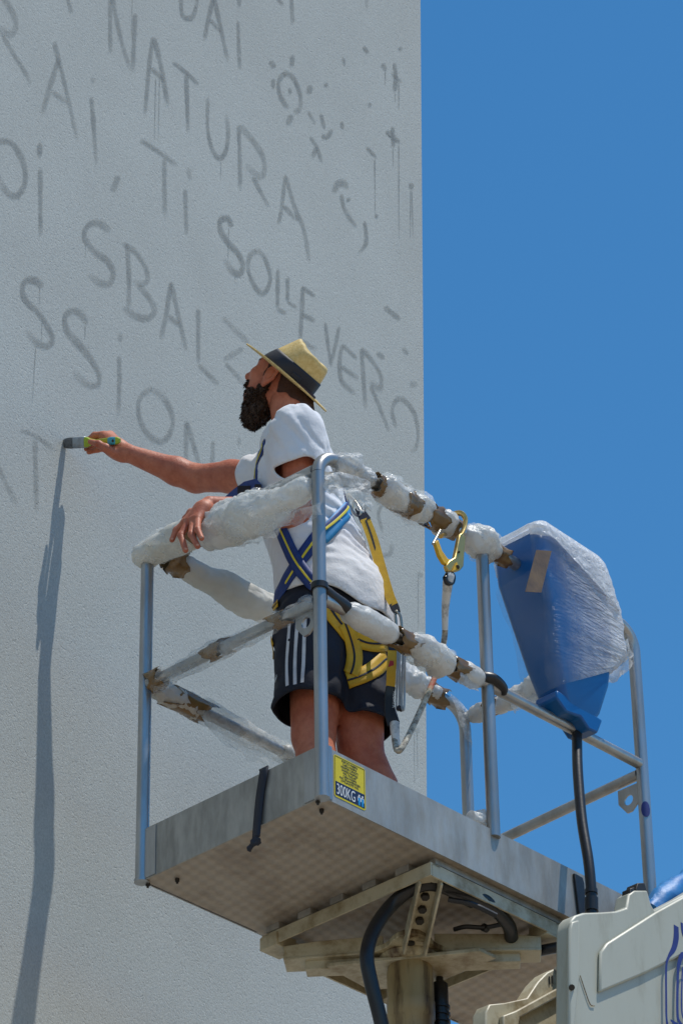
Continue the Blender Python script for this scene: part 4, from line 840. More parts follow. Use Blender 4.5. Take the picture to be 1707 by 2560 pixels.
# ---- fall-arrest harness
hn_ = obj('harness', band(BODY, [(682, 1518), (705, 1475), (735, 1425), (775, 1368), (812, 1320)], .042, .0045, wv=[.046, .050, .050, .045, .042]), M['navy'], person, frame='W', smooth=60, solid=.0024, label='blue and yellow fall arrest harness')
obj('woven_line', band(BODY, [(690, 1512), (712, 1470), (740, 1422), (777, 1366), (812, 1318)], .0075, .0068), M['yline'], hn_, frame='W', smooth=60, solid=.0008)
strap('light_strap', [(800, 1352), (826, 1322), (856, 1286), (880, 1258)], .046, M['sky'], hn_, .0075)
strap('back_strap', [(800, 1330), (828, 1305), (858, 1272), (884, 1244)], .016, M['navy'], hn_, .0095, line=None)
strap('woven_line', [(806, 1330), (830, 1310), (858, 1281), (884, 1254)], .0075, M['yline'], hn_, .0125)
strap('chest_strap', [(700, 1312), (720, 1360), (745, 1412), (778, 1455), (800, 1478)], .044, M['navy'], hn_, .0075, line=(.006, M['yline']), extra_a=[V3(.14, .40, 1.22)])
strap('shoulder_strap', [(664, 1112), (650, 1145), (642, 1180), (645, 1215), (655, 1240)], .036, M['navy'], hn_, .005, line=(.006, M['yline']), extra_a=[V3(.27, .42, 1.50), V3(.22, .43, 1.42)])
bbp = [bu(x, y, u) for x, y, u in ((655, 1212, .17), (640, 1196, .17), (610, 1204, .18), (585, 1222, .19), (543, 1258, .21), (600, 1262, .19), (655, 1246, .17))]
bb_ = obj('breast_band', prism(bbp, w2b(fw)*.006), M['navy'], hn_, bevel=.002)
obj('woven_line', tube(spl([bu(x, y, u) - w2b(fw)*.004 for x, y, u in ((650, 1226, .17), (620, 1228, .18), (596, 1240, .19), (575, 1250, .195))], 12), .003, 6), M['yline'], bb_)
strap('back_strap', [], .030, M['navy'], hn_, .005, extra_a=[V3(.39, .40, 1.50), V3(.41, .33, 1.42), V3(.43, .29, 1.32), V3(.47, .28, 1.20), V3(.53, .31, 1.08)])
strap('thigh_strap', [(812, 1502), (838, 1545), (866, 1580), (890, 1602)], 0.061, M['yel'], hn_, .006, line=(.007, M['dark']), extra_a=[V3(.30, .33, 1.0)])
strap('thigh_strap', [(858, 1560), (874, 1600), (886, 1640), (884, 1672), (876, 1690)], 0.049, M['yel'], hn_, .0085, line=(.006, M['dark']))
strap('thigh_strap', [(884, 1592), (905, 1606), (935, 1612), (968, 1606)], 0.049, M['yel'], hn_, .008, line=(.006, M['dark']), extra_b=[V3(.62, .33, .85)])
strap('thigh_strap', [(866, 1704), (900, 1696), (938, 1672), (966, 1638)], 0.051, M['yel'], hn_, .007, line=(.006, M['dark']), extra_b=[V3(.63, .34, .80)])
strap('thigh_strap', [(684, 1600), (678, 1622), (680, 1650)], .030, M['yel'], hn_, .006)
strap('hip_loop', [(672, 1518), (688, 1522), (700, 1508)], .022, M['yel'], hn_, .009, line=(.004, M['dark']))
obj('ring', tube(spl([tw(bu(872 + 12*math.cos(a), 1256 + 22*math.sin(a), .52)) for a in np.linspace(0, 2*math.pi, 20)], 30), .0032, 8), M['steel'], hn_, frame='W')
obj('chest_buckle', merge([obox(tw(bu(612, 1224, .17)), RT*.022, UP*.012, fw*.004), obox(tw(bu(645, 1222, .15)), RT*.010, UP*.014, fw*.005)]), M['dark'], hn_, frame='W', bevel=.002)

# ================================================================== WRAPPING ON THE RAILS
def rail_pt(which, t):
    """centre line of a rail, t in 0..1"""
    return {'near_top': lambda: V3(RB*.3 + t*(L-RB*.6), 0, HR), 'far_top': lambda: V3(RB*.3 + t*(L-RB*.6), WD, HR), 'left_top': lambda: V3(0, t*WD, HR-.06+.03*t), 'right_top': lambda: V3(L, t*WD, HR-.06+.03*t),
            'near_mid': lambda: V3(t*L, 0, HM-.012+.016*t), 'far_mid': lambda: V3(t*L, WD, HM-.01*t), 'left_mid': lambda: V3(0, t*WD, HM-.022+.014*t), 'right_mid': lambda: V3(L, t*WD, HM-.022-.018*t)}[which]()
def lump(which, t0, t1, r, seed, n=None, amp=.28, sag=0.0, ends=True, nth=30, off=(0, 0, 0), fs=26, pinch=()):
    ln = np.linalg.norm(rail_pt(which, t1) - rail_pt(which, t0)); n = n or max(10, int(ln/.008)); s = np.linspace(0, 1, n)
    P = np.array([rail_pt(which, t0 + (t1-t0)*k) for k in s]) + np.asarray(off); P[:, 2] -= sag*np.sin(s*math.pi)
    rr = np.interp(s, np.linspace(0, 1, len(r)), r) if np.ndim(r) else np.full(n, float(r))
    if ends: rr = rr*(.62 + .38*np.minimum(1, np.minimum(s, 1-s)*ln/.02))
    for p, w, k in pinch: rr = rr*(1 - k*np.exp(-((s-p)/w)**2))
    t, N, B = frames(P); th = np.arange(nth)*2*math.pi/nth
    dirs = N[:, None]*np.cos(th)[None, :, None] + B[:, None]*np.sin(th)[None, :, None]
    Q = P[:, None] + dirs*rr[:, None, None]
    nz = noise3(Q, fs, seed) + .38*noise3(Q, fs*2.3, seed+1) + .22*(.5 - np.abs(noise3(Q, fs*3.6, seed+2)))
    rad = np.maximum(rr[:, None]*(1 + amp*nz), RM*1.12)
    return tube(P, rad, nth)
def tapeb(which, t0, t1, r, seed, off=(0, 0, 0), skew=.25):
    ln = np.linalg.norm(rail_pt(which, t1) - rail_pt(which, t0)); n = 8; nth = 28; s = np.linspace(0, 1, n); th = np.arange(nth)*2*math.pi/nth
    base = np.array([rail_pt(which, t0 + (t1-t0)*k) for k in s]) + np.asarray(off); t, N, B = frames(base); g_ = np.random.default_rng(seed); ph = g_.uniform(0, 6.28)
    V = []
    for i in range(n):
        for j in range(nth):
            e = (abs(s[i]-.5)*2)**3*(.22*math.sin(th[j]*3+ph) + .12*math.sin(th[j]*7+ph*2))*ln*np.sign(s[i]-.5) + skew*ln*math.sin(th[j]+ph)
            rad = r*(1 + .05*math.sin(th[j]*5 + s[i]*6 + ph) + .04*math.sin(th[j]*9 + ph*3) - .10*math.sin(s[i]*math.pi))
            V.append(base[i] + t[i]*e + (N[i]*math.cos(th[j]) + B[i]*math.sin(th[j]))*rad)
    Fc = [(i*nth+j, i*nth+(j+1) % nth, (i+1)*nth+(j+1) % nth, (i+1)*nth+j) for i in range(n-1) for j in range(nth)]
    return np.array(V), Fc
GW = 'protective wraps on the guard rails'
def wrap(label, name, vf, m, base, tapes=(), cat='rail wrap', flaps=(), layer=None):
    w = thing(name, label, cat, base, GW); b = obj('padding', vf, m, w, smooth=70)
    for tvf in tapes: obj('tape_band', tvf, M['tape'], w, smooth=50, solid=.0008)
    if layer is not None: obj('film_layer', layer, M['film2'], w, smooth=45)
    for fvf, fm in flaps: obj('film_flap', fvf, fm, w, smooth=70)
    return w
def sheet(pts_top, pts_bot, n=14, m=8, amp=.006, seed=1, fs=40):
    """crumpled sheet between two 3-D polylines"""
    a, b = spl(pts_top, n), spl(pts_bot, n); V = np.array([[lerp(a[i], b[i], j/(m-1)) for j in range(m)] for i in range(n)]); nn = nrm(np.cross(a[-1]-a[0], b[n//2]-a[n//2]))
    ed = np.linspace(0, 1, m)[None, :]; V = V + nn*((noise3(V, fs, seed) + .5*noise3(V, fs*2.2, seed+1))*amp*(.3 + ed))[..., None]; V[:, -1] += np.stack([np.zeros(n), np.zeros(n), .35*amp*5*noise3(V[:, -1], fs*1.3, seed+2)], 1)
    return V.reshape(-1, 3), [(i*m+j, i*m+j+1, (i+1)*m+j+1, (i+1)*m+j) for i in range(n-1) for j in range(m-1)]
R_ = rail_pt
# near top rail, from the bend to the middle post
wrap('crumpled clear film bunched beside the bare rail bend, beside his back', 'film_bunch', lump('near_top', .03, .15, [.024, .036, .040, .030], 1, amp=.34, fs=26), M['filmw'], R_('near_top', .1),
     [tapeb('near_top', .150, .180, .0345, 2)],
     flaps=[(sheet([bv(x, y, -.045) for x, y in ((808, 1190), (850, 1180), (890, 1190), (925, 1205))], [bv(x, y, -.05) for x, y in ((812, 1220), (850, 1240), (888, 1250), (924, 1292))], seed=5, amp=.012), M['filmw']), (sheet([bv(x, y, .03) for x, y in ((800, 1180), (860, 1180), (920, 1200))], [bv(x, y, .03) for x, y in ((806, 1222), (860, 1226), (905, 1232))], seed=9, amp=.010), M['foam'])])
wrap('long white foam wrap with brown tape on the upper near rail behind his shoulder', 'foam_wrap', lump('near_top', .168, .335, [.043, .046, .045, .043, .046, .042, .038], 11, amp=.16, fs=20, pinch=((.55, .05, .18), (.97, .04, .2))), M['foam'], R_('near_top', .28),
     layer=lump('near_top', .172, .325, [.045, .050, .048, .046, .049, .044], 93, amp=.18, fs=30), tapes=[tapeb('near_top', .232, .266, .0415, 3, off=(0, -.004, -.008)), tapeb('near_top', .322, .362, .0395, 4, skew=.1)])
wrap('short white wrap between two tape bands left of the snap hook', 'foam_wrap', lump('near_top', .352, .405, [.036, .040, .034], 14, amp=.2, fs=30), M['foam'], R_('near_top', .44), [tapeb('near_top', .385, .418, .034, 6)])
wrap('rumpled white wrap knotted over the middle post top', 'foam_wrap', lump('near_top', .436, .545, [.030, .036, .047, .048, .040], 17, amp=.26, fs=26), M['foam'], R_('near_top', .55), layer=lump('near_top', .442, .54, [.030, .040, .052, .050, .040], 95, amp=.25, fs=32), tapes=[tapeb('near_top', .540, .580, .030, 7, skew=.05)])
# left top rail: the fat bundle the arm leans on, and the thinner corner wrap
wrap('fat bulging white bundle on the left top rail under his forearm', 'foam_bundle', merge([lump('left_top', .03, .66, [.033, .041, .049, .057, .061, .058, .051, .042], 21, amp=.16, fs=15, off=(-.006, 0, -.054), nth=40), lump('left_top', .30, .64, [.040, .052, .050, .040], 24, amp=.22, fs=22, off=(.0, 0, -.016))]), M['foam'], R_('left_top', .4),
     layer=lump('left_top', .03, .64, [.037, .047, .056, .064, .068, .064, .055, .043], 91, amp=.2, fs=22, off=(-.006, 0, -.056), nth=44), tapes=[tapeb('left_top', .62, .675, .044, 8, off=(0, 0, -.012))], flaps=[(sheet([bu(x, y, -.04) for x, y in ((640, 1300), (700, 1280), (770, 1268), (800, 1255))], [bu(x, y, -.03) for x, y in ((655, 1345), (700, 1330), (760, 1300), (800, 1290))], seed=12, amp=.008), M['film'])])
wrap('lumpy white corner wrap on the left rail end, under the fingers', 'foam_wrap', lump('left_top', .70, 1.06, [.043, .045, .044, .042, .042], 26, amp=.13, fs=14, off=(-.002, 0, -.008)), M['foamd'], R_('left_top', .9), layer=lump('left_top', .71, 1.05, [.046, .049, .047, .046, .045], 97, amp=.15, fs=20, off=(-.002, 0, -.008)),
     tapes=[tapeb('left_top', .655, .705, .049, 9, off=(-.002, 0, -.012))])
# far top rail
wrap('thick dirty white wrap on the far top rail, left of his shirt', 'foam_wrap', lump('far_top', .07, .46, [.036, .038, .042, .047, .050, .047, .044], 31, amp=.14, fs=13, off=(0, 0, -.014)), M['foamd'], R_('far_top', .2), [tapeb('far_top', .048, .090, .047, 15, off=(0, 0, -.008))])
# left mid rail: thin clear film with three tape bands
def shell(which, t0, t1, r, seed, sag, m): return lump(which, t0, t1, r, seed, amp=.24, fs=15, off=(0, 0, -sag))
wrap('loose clear film with three tape bands on the left middle rail', 'film_wrap', shell('left_mid', .02, .97, [.034, .030, .027, .024, .023, .027, .030, .024, .028, .030], 41, .004, None), M['film'], R_('left_mid', .5),
     [tapeb('left_mid', .185, .255, .0235, 16), tapeb('left_mid', .53, .61, .0255, 17, skew=.3), tapeb('left_mid', .90, .965, .033, 18)],
     flaps=[(sheet([R_('left_mid', t) - (.012, 0, .012) for t in (.28, .4, .55)], [R_('left_mid', t) - (.012, 0, .040) for t in (.3, .42, .53)], seed=14), M['film']), (sheet([R_('left_mid', t) - (.012, 0, .014) for t in (.66, .8, .95)], [R_('left_mid', t) - (.012, 0, .046) for t in (.70, .82, .93)], seed=15), M['film'])])
# far mid rail
wrap('grey film sleeve with wide tape on the far middle rail, lower left', 'film_wrap', lump('far_mid', .005, .16, [.026, .034, .032], 51, amp=.22, fs=32), M['foamd'], R_('far_mid', .2), [tapeb('far_mid', .075, .160, .0365, 19, skew=.15)],
     flaps=[(lump('far_mid', .40, .50, [.028, .030, .024], 54, amp=.15), M['foam']), (lump('far_mid', .15, .44, [.036, .034, .030, .027], 57, amp=.2, fs=14), M['film']), (sheet([R_('far_mid', t) - (0, .01, .015) for t in (.14, .25, .36, .47)], [R_('far_mid', t) - (0, .01, z) for t, z in ((.17, .05), (.26, .085), (.36, .075), (.46, .04))], seed=17), M['film'])])
# near mid rail
wrap('smooth white foam sleeve on the near middle rail beside the yellow straps', 'foam_wrap', lump('near_mid', .070, .218, [.030, .036, .038, .036, .034], 61, amp=.08, fs=18), M['foam'], R_('near_mid', .16), [tapeb('near_mid', .212, .262, .0335, 20)])
wrap('ragged white wrap left of the lanyard on the near middle rail', 'foam_wrap', lump('near_mid', .250, .390, [.034, .040, .042, .036], 64, amp=.22, fs=30), M['foam'], R_('near_mid', .34), layer=lump('near_mid', .255, .385, [.036, .044, .046, .038], 99, amp=.24, fs=34), tapes=[tapeb('near_mid', .376, .422, .034, 22)],
     flaps=[(sheet([R_('near_mid', t) - (0, .02, .012) for t in (.40, .43, .46)], [R_('near_mid', t) - (0, .02, .062) for t in (.395, .425, .455)], seed=19), M['filmw'])])
wrap('short plain white sleeve ending at the black clip on the middle post', 'foam_wrap', lump('near_mid', .410, .480, [.034, .034, .031], 67, amp=.08), M['foam'], R_('near_mid', .46))
# far right corner
wrap('white film knot on the far rail left of the rear post', 'foam_wrap', lump('far_top', .72, .92, [.030, .034, .042, .036, .030], 71, amp=.3, fs=28), M['foam'], R_('far_top', .85), [tapeb('far_top', .895, .945, .036, 23)],
     flaps=[(sheet([V3(L-.10, WD-.03, HR+.01), V3(L-.05, WD-.03, HR), V3(L-.02, WD-.03, HR-.02)], [V3(L-.045, WD-.03, HR-.10), V3(L-.02, WD-.03, HR-.12), V3(L-.005, WD-.03, HR-.15)], seed=21), M['filmw'])])
wrap('torn white film with tape on the right end rail below the control box', 'foam_wrap', lump('right_top', .45, .97, [.034, .044, .034, .026, .030, .028], 74, amp=.26, fs=28), M['foam'], R_('right_top', .7), [tapeb('right_top', .86, .80, .031, 25), tapeb('right_top', .50, .43, .036, 26)],
     flaps=[(sheet([R_('right_top', t) - (.02, 0, .01) for t in (.52, .6, .7)], [R_('right_top', t) - (.02, 0, .075) for t in (.54, .61, .68)], seed=23), M['filmw'])])
tag(obj('foam_scrap', lump('near_top', .40, .45, [.018, .024, .014], 81, amp=.4, off=bv(1195, 2052, .04) - R_('near_top', .425)), M['foam'], base=bv(1195, 2052, .04) - (0, 0, .02)), 'small white scrap of foam lying on the toe board edge', 'foam scrap')

# ================================================================== BLACK CLIPS, STRAP
cl1 = thing('pipe_clamp', 'black plastic clamp on the near corner post above the anchor plate', 'clamp', V3(.03, 0, HM), 'black rail clamps')
obj('clamp_ring', tube([(0, 0, HM+.030), (0, 0, HM+.012)], RP+.006, 18), M['black'], cl1); obj('clamp_body', tube(spl([(.012, -.004, HM+.02), (.05, -.004, HM+.004), (.115, -.002, HM-.008)], 10), [.013, .015, .017, .018, .019, .02, .021, .022, .0215, .02], 16), M['black'], cl1)
obj('jaw', tube([(.113, -.001, HM-.008), (.122, -.001, HM-.008)], .026, 16), M['black'], cl1)
cl2 = thing('pipe_clamp', 'black plastic clamp across the middle post', 'clamp', V3(L/2, 0, HM), 'black rail clamps')
obj('clamp_body', tube(spl([(L/2-.035, -.005, HM+.004), (L/2, -.026, HM+.006), (L/2+.045, -.020, HM-.002), (L/2+.06, -.006, HM-.010)], 14), [.016, .017, .017, .016, .015, .014, .014, .014, .0135, .013, .013, .013, .012, .012], 14), M['black'], cl2); obj('jaw', tube([(L/2-.045, -.002, HM+.002), (L/2-.032, -.002, HM+.002)], .024, 16), M['black'], cl2)
st = thing('webbing_strap', 'black strap hanging over the left toe board', 'strap', bu(635, 2115, -.02))
sp = [bu(658, 1922, .02), bu(660, 1926, -.008), bu(650, 1990, -.010), bu(643, 2060, -.014), bu(640, 2096, -.020)]
Vs = []
for i, p in enumerate(spl(sp, 18)):
    w = .0165 - .003*i/17; Vs += [p + (0, w, 0), p - (0, w, 0)]
obj('webbing', (np.array(Vs), [(2*i, 2*i+1, 2*i+3, 2*i+2) for i in range(17)]), M['dark'], st, smooth=60, solid=.004)
kn = bu(637, 2106, -.022); obj('knot', sdf([('e', kn, (.010, .020, .012), np.eye(3), .004), ('e', kn + (0, .018, -.012), (.007, .010, .010), np.eye(3), .004), ('e', kn + (0, -.015, -.004), (.007, .009, .009), np.eye(3), .004)], .003, disp=lambda P: .003*noise3(P, 120, 5)), M['dark'], st)

# ================================================================== CONTROL BOX UNDER PLASTIC
cx = thing('control_box', 'blue plastic control console hanging on the near rail at right', 'control box', bv(1440, 1830, 0))
ua, ub = bv(1250, 1400, .11)[0], None
zt = 1.225
# eight corners of a body that narrows downwards; u0 is the shaded left face
def ring_box(u0, u1, v0, v1, z, r=.03, n=6, dz=0.0):
    pts = []
    for cu, cv, a0 in ((u1-r, v1-r, 0), (u0+r, v1-r, 90), (u0+r, v0+r, 180), (u1-r, v0+r, 270)):
        for k in range(n):
            a = math.radians(a0 + 90*k/(n-1)); u, v = cu + r*math.cos(a), cv + r*math.sin(a); pts.append((u, v, z + dz*(v - v0)))
    return np.array(pts)
UC = bv(1400, 1600, 0)[0]
def lb(rings, cap=True):
    n = len(rings[0]); V = np.vstack(rings); Fc = [(i*n+j, i*n+(j+1) % n, (i+1)*n+(j+1) % n, (i+1)*n+j) for i in range(len(rings)-1) for j in range(n)]
    if cap: Fc += [tuple(range(n))[::-1], tuple(range((len(rings)-1)*n, len(rings)*n))]
    return V, Fc
BX = [(.655, .040, .080, -.050, .030), (.70, .078, .110, -.060, .040), (.80, .112, .140, -.075, .055), (.95, .150, .155, -.09, .075), (1.08, .185, .135, -.095, .09), (1.17, .192, .105, -.097, .092), (1.205, .18, .085, -.085, .08), (1.215, .15, .06, -.06, .06)]
rings = [ring_box(UC - a, UC + b, v0, v1, z, .028) for z, a, b, v0, v1 in BX]
obj('console_body', lb(rings), M['blue'], cx, smooth=50)
fl = [(UC-.095, -.055, .700), (UC-.098, -.055, .672), (UC-.055, -.055, .640), (UC+.01, -.055, .650), (UC+.045, -.055, .622), (UC+.085, -.055, .625), (UC+.112, -.055, .68)]
obj('bottom_skirt', prism(fl, (0, .085, 0)), M['blue'], cx, bevel=.006)
obj('tape_strip', merge([prism([bv(x, y, v) for x, y, v in ((1340, 1375, -.134), (1378, 1378, -.134), (1352, 1482, -.124), (1312, 1480, -.124))], (0, -.0012, 0))]), M['tape'], cx)
ct = thing('control_cable', 'thick black cable dropping from the control box to the boom', 'cable', bv(1475, 2290, -.10))
cpth = spl([bv(1441, 1790, 0), bv(1442, 1850, -.01), bv(1444, 1930, -.03), bv(1454, 2050, -.06), bv(1470, 2150, -.09), bv(1477, 2220, -.10), bv(1479, 2290, -.10)], 40)
obj('cable', tube(cpth, np.r_[np.linspace(.024, .0155, 5), np.full(35, .0155)], 14), M['black'], ct)
obj('gland', merge([tube([cpth[33], cpth[34]], .0185, 14), tube([cpth[35], cpth[38]], .0195, 14)]), M['black'], ct)
# the sheet of bubble film pulled over it
cvr = thing('plastic_cover', 'milky bubble film pulled over the blue control box, tucked by tape', 'plastic cover', bv(1440, 1770, 0))
def film_cover():
    rs = []
    for z, a, b, v0, v1 in [(.80, .118, .150, -.083, .062), (.86, .136, .19, -.095, .072), (.93, .155, .212, -.105, .082), (1.05, .187, .188, -.110, .098), (1.13, .199, .152, -.112, .102), (1.185, .200, .122, -.110, .102), (1.225, .172, .09, -.09, .09), (1.243, .11, .05, -.05, .05), (1.247, .07, .0, -.02, .02)]:
        rs.append(ring_box(UC - a, UC + b, v0, v1, z, .04 if z < 1.22 else .018, n=9))
    # resample rings along the height for crumples
    K = []; rs = np.array(rs)
    for t in np.linspace(0, len(rs)-1.001, 46):
        i = int(t); K.append(lerp(rs[i], rs[i+1], t-i))
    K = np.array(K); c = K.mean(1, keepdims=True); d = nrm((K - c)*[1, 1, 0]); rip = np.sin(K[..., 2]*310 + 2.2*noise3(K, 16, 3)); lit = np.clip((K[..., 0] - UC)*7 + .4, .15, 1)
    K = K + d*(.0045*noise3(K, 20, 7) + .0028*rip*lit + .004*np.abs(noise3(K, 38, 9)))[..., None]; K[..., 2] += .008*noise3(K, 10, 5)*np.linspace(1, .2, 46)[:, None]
    # slanted lower hem: lower on the left face, lifted to the right
    low = np.clip(1 - np.arange(46)/10, 0, 1)[:, None]; K[..., 2] += low*(np.clip((K[..., 0] - UC)*.55, -.07, .10) - .045 + .02*np.clip(-(K[..., 1])*4, -1, 1))
    n = K.shape[1]; V = K.reshape(-1, 3); Fc = [(i*n+j, i*n+(j+1) % n, (i+1)*n+(j+1) % n, (i+1)*n+j) for i in range(45) for j in range(n)] + [tuple(range(45*n, 46*n))]
    # leave the upper left corner of the box bare
    cen = V[np.array([f[:4] for f in Fc])].mean(1); hole = (cen[:, 0] < UC-.11) & (cen[:, 1] > -.02) & (cen[:, 2] > 1.06) & (cen[:, 2] < 1.195)
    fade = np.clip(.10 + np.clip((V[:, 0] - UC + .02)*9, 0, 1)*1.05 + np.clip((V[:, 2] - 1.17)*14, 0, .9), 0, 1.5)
    return (V, [f for f, h in zip(Fc, hole) if not h]), fade
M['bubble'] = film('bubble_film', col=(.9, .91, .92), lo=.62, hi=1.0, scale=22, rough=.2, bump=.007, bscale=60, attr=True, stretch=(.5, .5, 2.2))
M['bubble2'] = film('bubble_film_corner', col=(.9, .91, .92), lo=.4, hi=.85, scale=22, rough=.16, bump=.006, bscale=55)
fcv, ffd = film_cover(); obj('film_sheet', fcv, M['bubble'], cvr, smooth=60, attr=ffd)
M['bubble3'] = film('thick_bubble_film', col=(.93, .94, .95), lo=.55, hi=1.0, scale=20, rough=.2, bump=.007, bscale=50)
def film_top():
    rs = []
    for z, a, b, v0, v1 in [(1.105, .1995, .170, -.121, .108), (1.15, .2075, .155, -.121, .110), (1.19, .207, .130, -.118, .110), (1.222, .188, .104, -.104, .100), (1.246, .14, .065, -.07, .07), (1.256, .09, .01, -.03, .03)]: rs.append(ring_box(UC - a, UC + b, v0, v1, z, .05 if z < 1.22 else .025, n=9))
    K = []; rs = np.array(rs)
    for t in np.linspace(0, len(rs)-1.001, 24): i = int(t); K.append(lerp(rs[i], rs[i+1], t-i))
    K = np.array(K); c = K.mean(1, keepdims=True); d = nrm((K - c)*[1, 1, 0]); K = K + d*(.005*noise3(K, 18, 41) + .004*np.abs(noise3(K, 36, 43)))[..., None]
    K[..., 2] += np.linspace(1, 0, 24)[:, None]**2*(.028*noise3(K, 9, 45) + np.clip((K[..., 0] - UC)*-.25, -.06, .05))
    n = K.shape[1]; V = K.reshape(-1, 3); Fc = [(i*n+j, i*n+(j+1) % n, (i+1)*n+(j+1) % n, (i+1)*n+j) for i in range(23) for j in range(n)] + [tuple(range(23*n, 24*n))]
    cen = V[np.array([f[:4] for f in Fc])].mean(1); hole = (cen[:, 0] < UC-.11) & (cen[:, 1] > -.02) & (cen[:, 2] < 1.20)
    return V, [f for f, h in zip(Fc, hole) if not h]
obj('film_fold', film_top(), M['bubble3'], cvr, smooth=60)
obj('loose_corner', sheet([V3(UC+.20, -.10, .98), V3(UC+.205, -.03, .98), V3(UC+.195, .05, .98)], [V3(UC+.20, -.115, .885), V3(UC+.215, -.03, .87), V3(UC+.20, .05, .90)], seed=33, amp=.012), M['bubble2'], cvr, smooth=60)

# ================================================================== LANYARD
ln_ = thing('safety_lanyard', 'yellow and black safety lanyard with rope and gilt snap hook on the rail', 'lanyard', bu(985, 1880, .55))
def ribbon(pts, w, n=None, th=.003, side=None):
    p = spl(pts, n or 30); t = nrm(np.gradient(p, axis=0)); v = w2b(fw); s = nrm(np.cross(t, v)) if side is None else np.asarray(side); w = np.interp(np.linspace(0, 1, len(p)), np.linspace(0, 1, len(np.atleast_1d(w))), np.atleast_1d(w))[:, None]/2
    a, b = p + s*w, p - s*w; V = np.vstack([a, b, a + v*th, b + v*th]); m = len(p); Fc = []
    for i in range(m-1):
        Fc += [(i, i+1, m+i+1, m+i), (2*m+i, 3*m+i, 3*m+i+1, 2*m+i+1), (i, 2*m+i, 2*m+i+1, i+1), (m+i, m+i+1, 3*m+i+1, 3*m+i)]
    return V, Fc + [(0, m, 3*m, 2*m), (m-1, 3*m-1, 4*m-1, 2*m-1)]
ul = .46
obj('snap_link', tube(spl([bu(x, y, ul) for x, y in ((868, 1236), (872, 1258), (884, 1282), (898, 1290), (902, 1278), (886, 1252), (868, 1236))], 30), .0042, 10), M['steel'], ln_)
obj('end_loop', ribbon([bu(x, y, ul) for x, y in ((894, 1268), (904, 1284), (914, 1302))], [.020, .028, .034], th=.012), M['dark'], ln_)
yb = obj('webbing_band', ribbon([bu(x, y, ul) for x, y in ((912, 1296), (932, 1350), (952, 1420), (972, 1485), (984, 1512))], [.030, .032, .031, .029, .026], th=.008), M['yel'], ln_)
obj('woven_line', ribbon([bu(x, y, ul) - w2b(fw)*.0012 for x, y in ((914, 1300), (930, 1345), (950, 1420), (966, 1478), (980, 1510))], .0055, th=.001), M['dark'], yb)
obj('tag_label', ribbon([bu(x, y, ul) - w2b(fw)*.0014 for x, y in ((950, 1422), (960, 1455))], .016, n=8, th=.001), M['dark'], yb)
obj('end_loop', ribbon([bu(x, y, ul) for x, y in ((982, 1508), (988, 1522), (994, 1534))], [.026, .026, .018], th=.012), M['dark'], ln_)
obj('snap_link', tube(spl([bu(x, y, ul) for x, y in ((990, 1528), (1000, 1540), (1004, 1570), (1003, 1592), (994, 1590), (990, 1560), (988, 1535))], 30), .0042, 10), M['steel'], ln_)
ul2 = .42
absb = obj('shock_pack', ribbon([bu(x, y, ul2) for x, y in ((984, 1586), (980, 1640), (977, 1700), (976, 1722))], [.026, .027, .026, .026], th=.012), M['yel'], ln_, label='yellow and dark energy absorber pack')
obj('dark_print', ribbon([bu(x, y, ul2) - w2b(fw)*.0012 for x, y in ((984, 1584), (982, 1604), (981, 1626))], [.028, .027, .024], n=8, th=.001), M['dark'], absb)
obj('red_print', ribbon([bu(x, y, ul2) - w2b(fw)*.0014 for x, y in ((974, 1690), (977, 1670), (979, 1652))], [.006, .018, .010], n=8, th=.001), mat('red_print', (.45, .02, .015), .5), absb)
slv = obj('black_sleeve', ribbon([bu(x, y, ul2) - w2b(fw)*.002 for x, y in ((977, 1716), (973, 1745), (975, 1785), (984, 1812))], [.027, .028, .032, .038], th=.018), M['black'], ln_, bevel=.004)
sx_ = nrm(bu(973, 1790, ul2) - bu(977, 1722, ul2)); sy_ = nrm(np.cross(sx_, w2b(fw)))
text('KUDATA', .013, bu(983, 1728, ul2) - w2b(fw)*.0035, M['wlab'], slv, xax=sx_, yax=nrm(np.cross(-w2b(fw), sx_)), name='printed_word')
cord = [(1004, 1622)]
cpts = []
for k in range(4):
    x = 994 + k*6.2; cpts += [(x, 1626), (x-1.5, 1700), (x-3, 1766)] if k % 2 == 0 else [(x-3, 1770), (x-1.5, 1700), (x, 1622)]
obj('coiled_cord', tube(spl([bu(x, y, ul2 + .01) for x, y in cpts], 90), .0031, 8), M['ferrule'], ln_)
obj('cord_clip', merge([obox(bu(1000, 1772, ul2+.01), (.010, 0, 0), (0, .006, 0), (0, 0, .006))]), M['dark'], ln_, bevel=.002)
obj('clear_tube', tube(spl([bu(x, y, ul2) for x, y in ((986, 1808), (988, 1840), (994, 1868))], 12), [.014, .014, .014, .0135, .013, .012, .012, .011, .011, .010, .009, .008], 12), M['splice'], ln_)
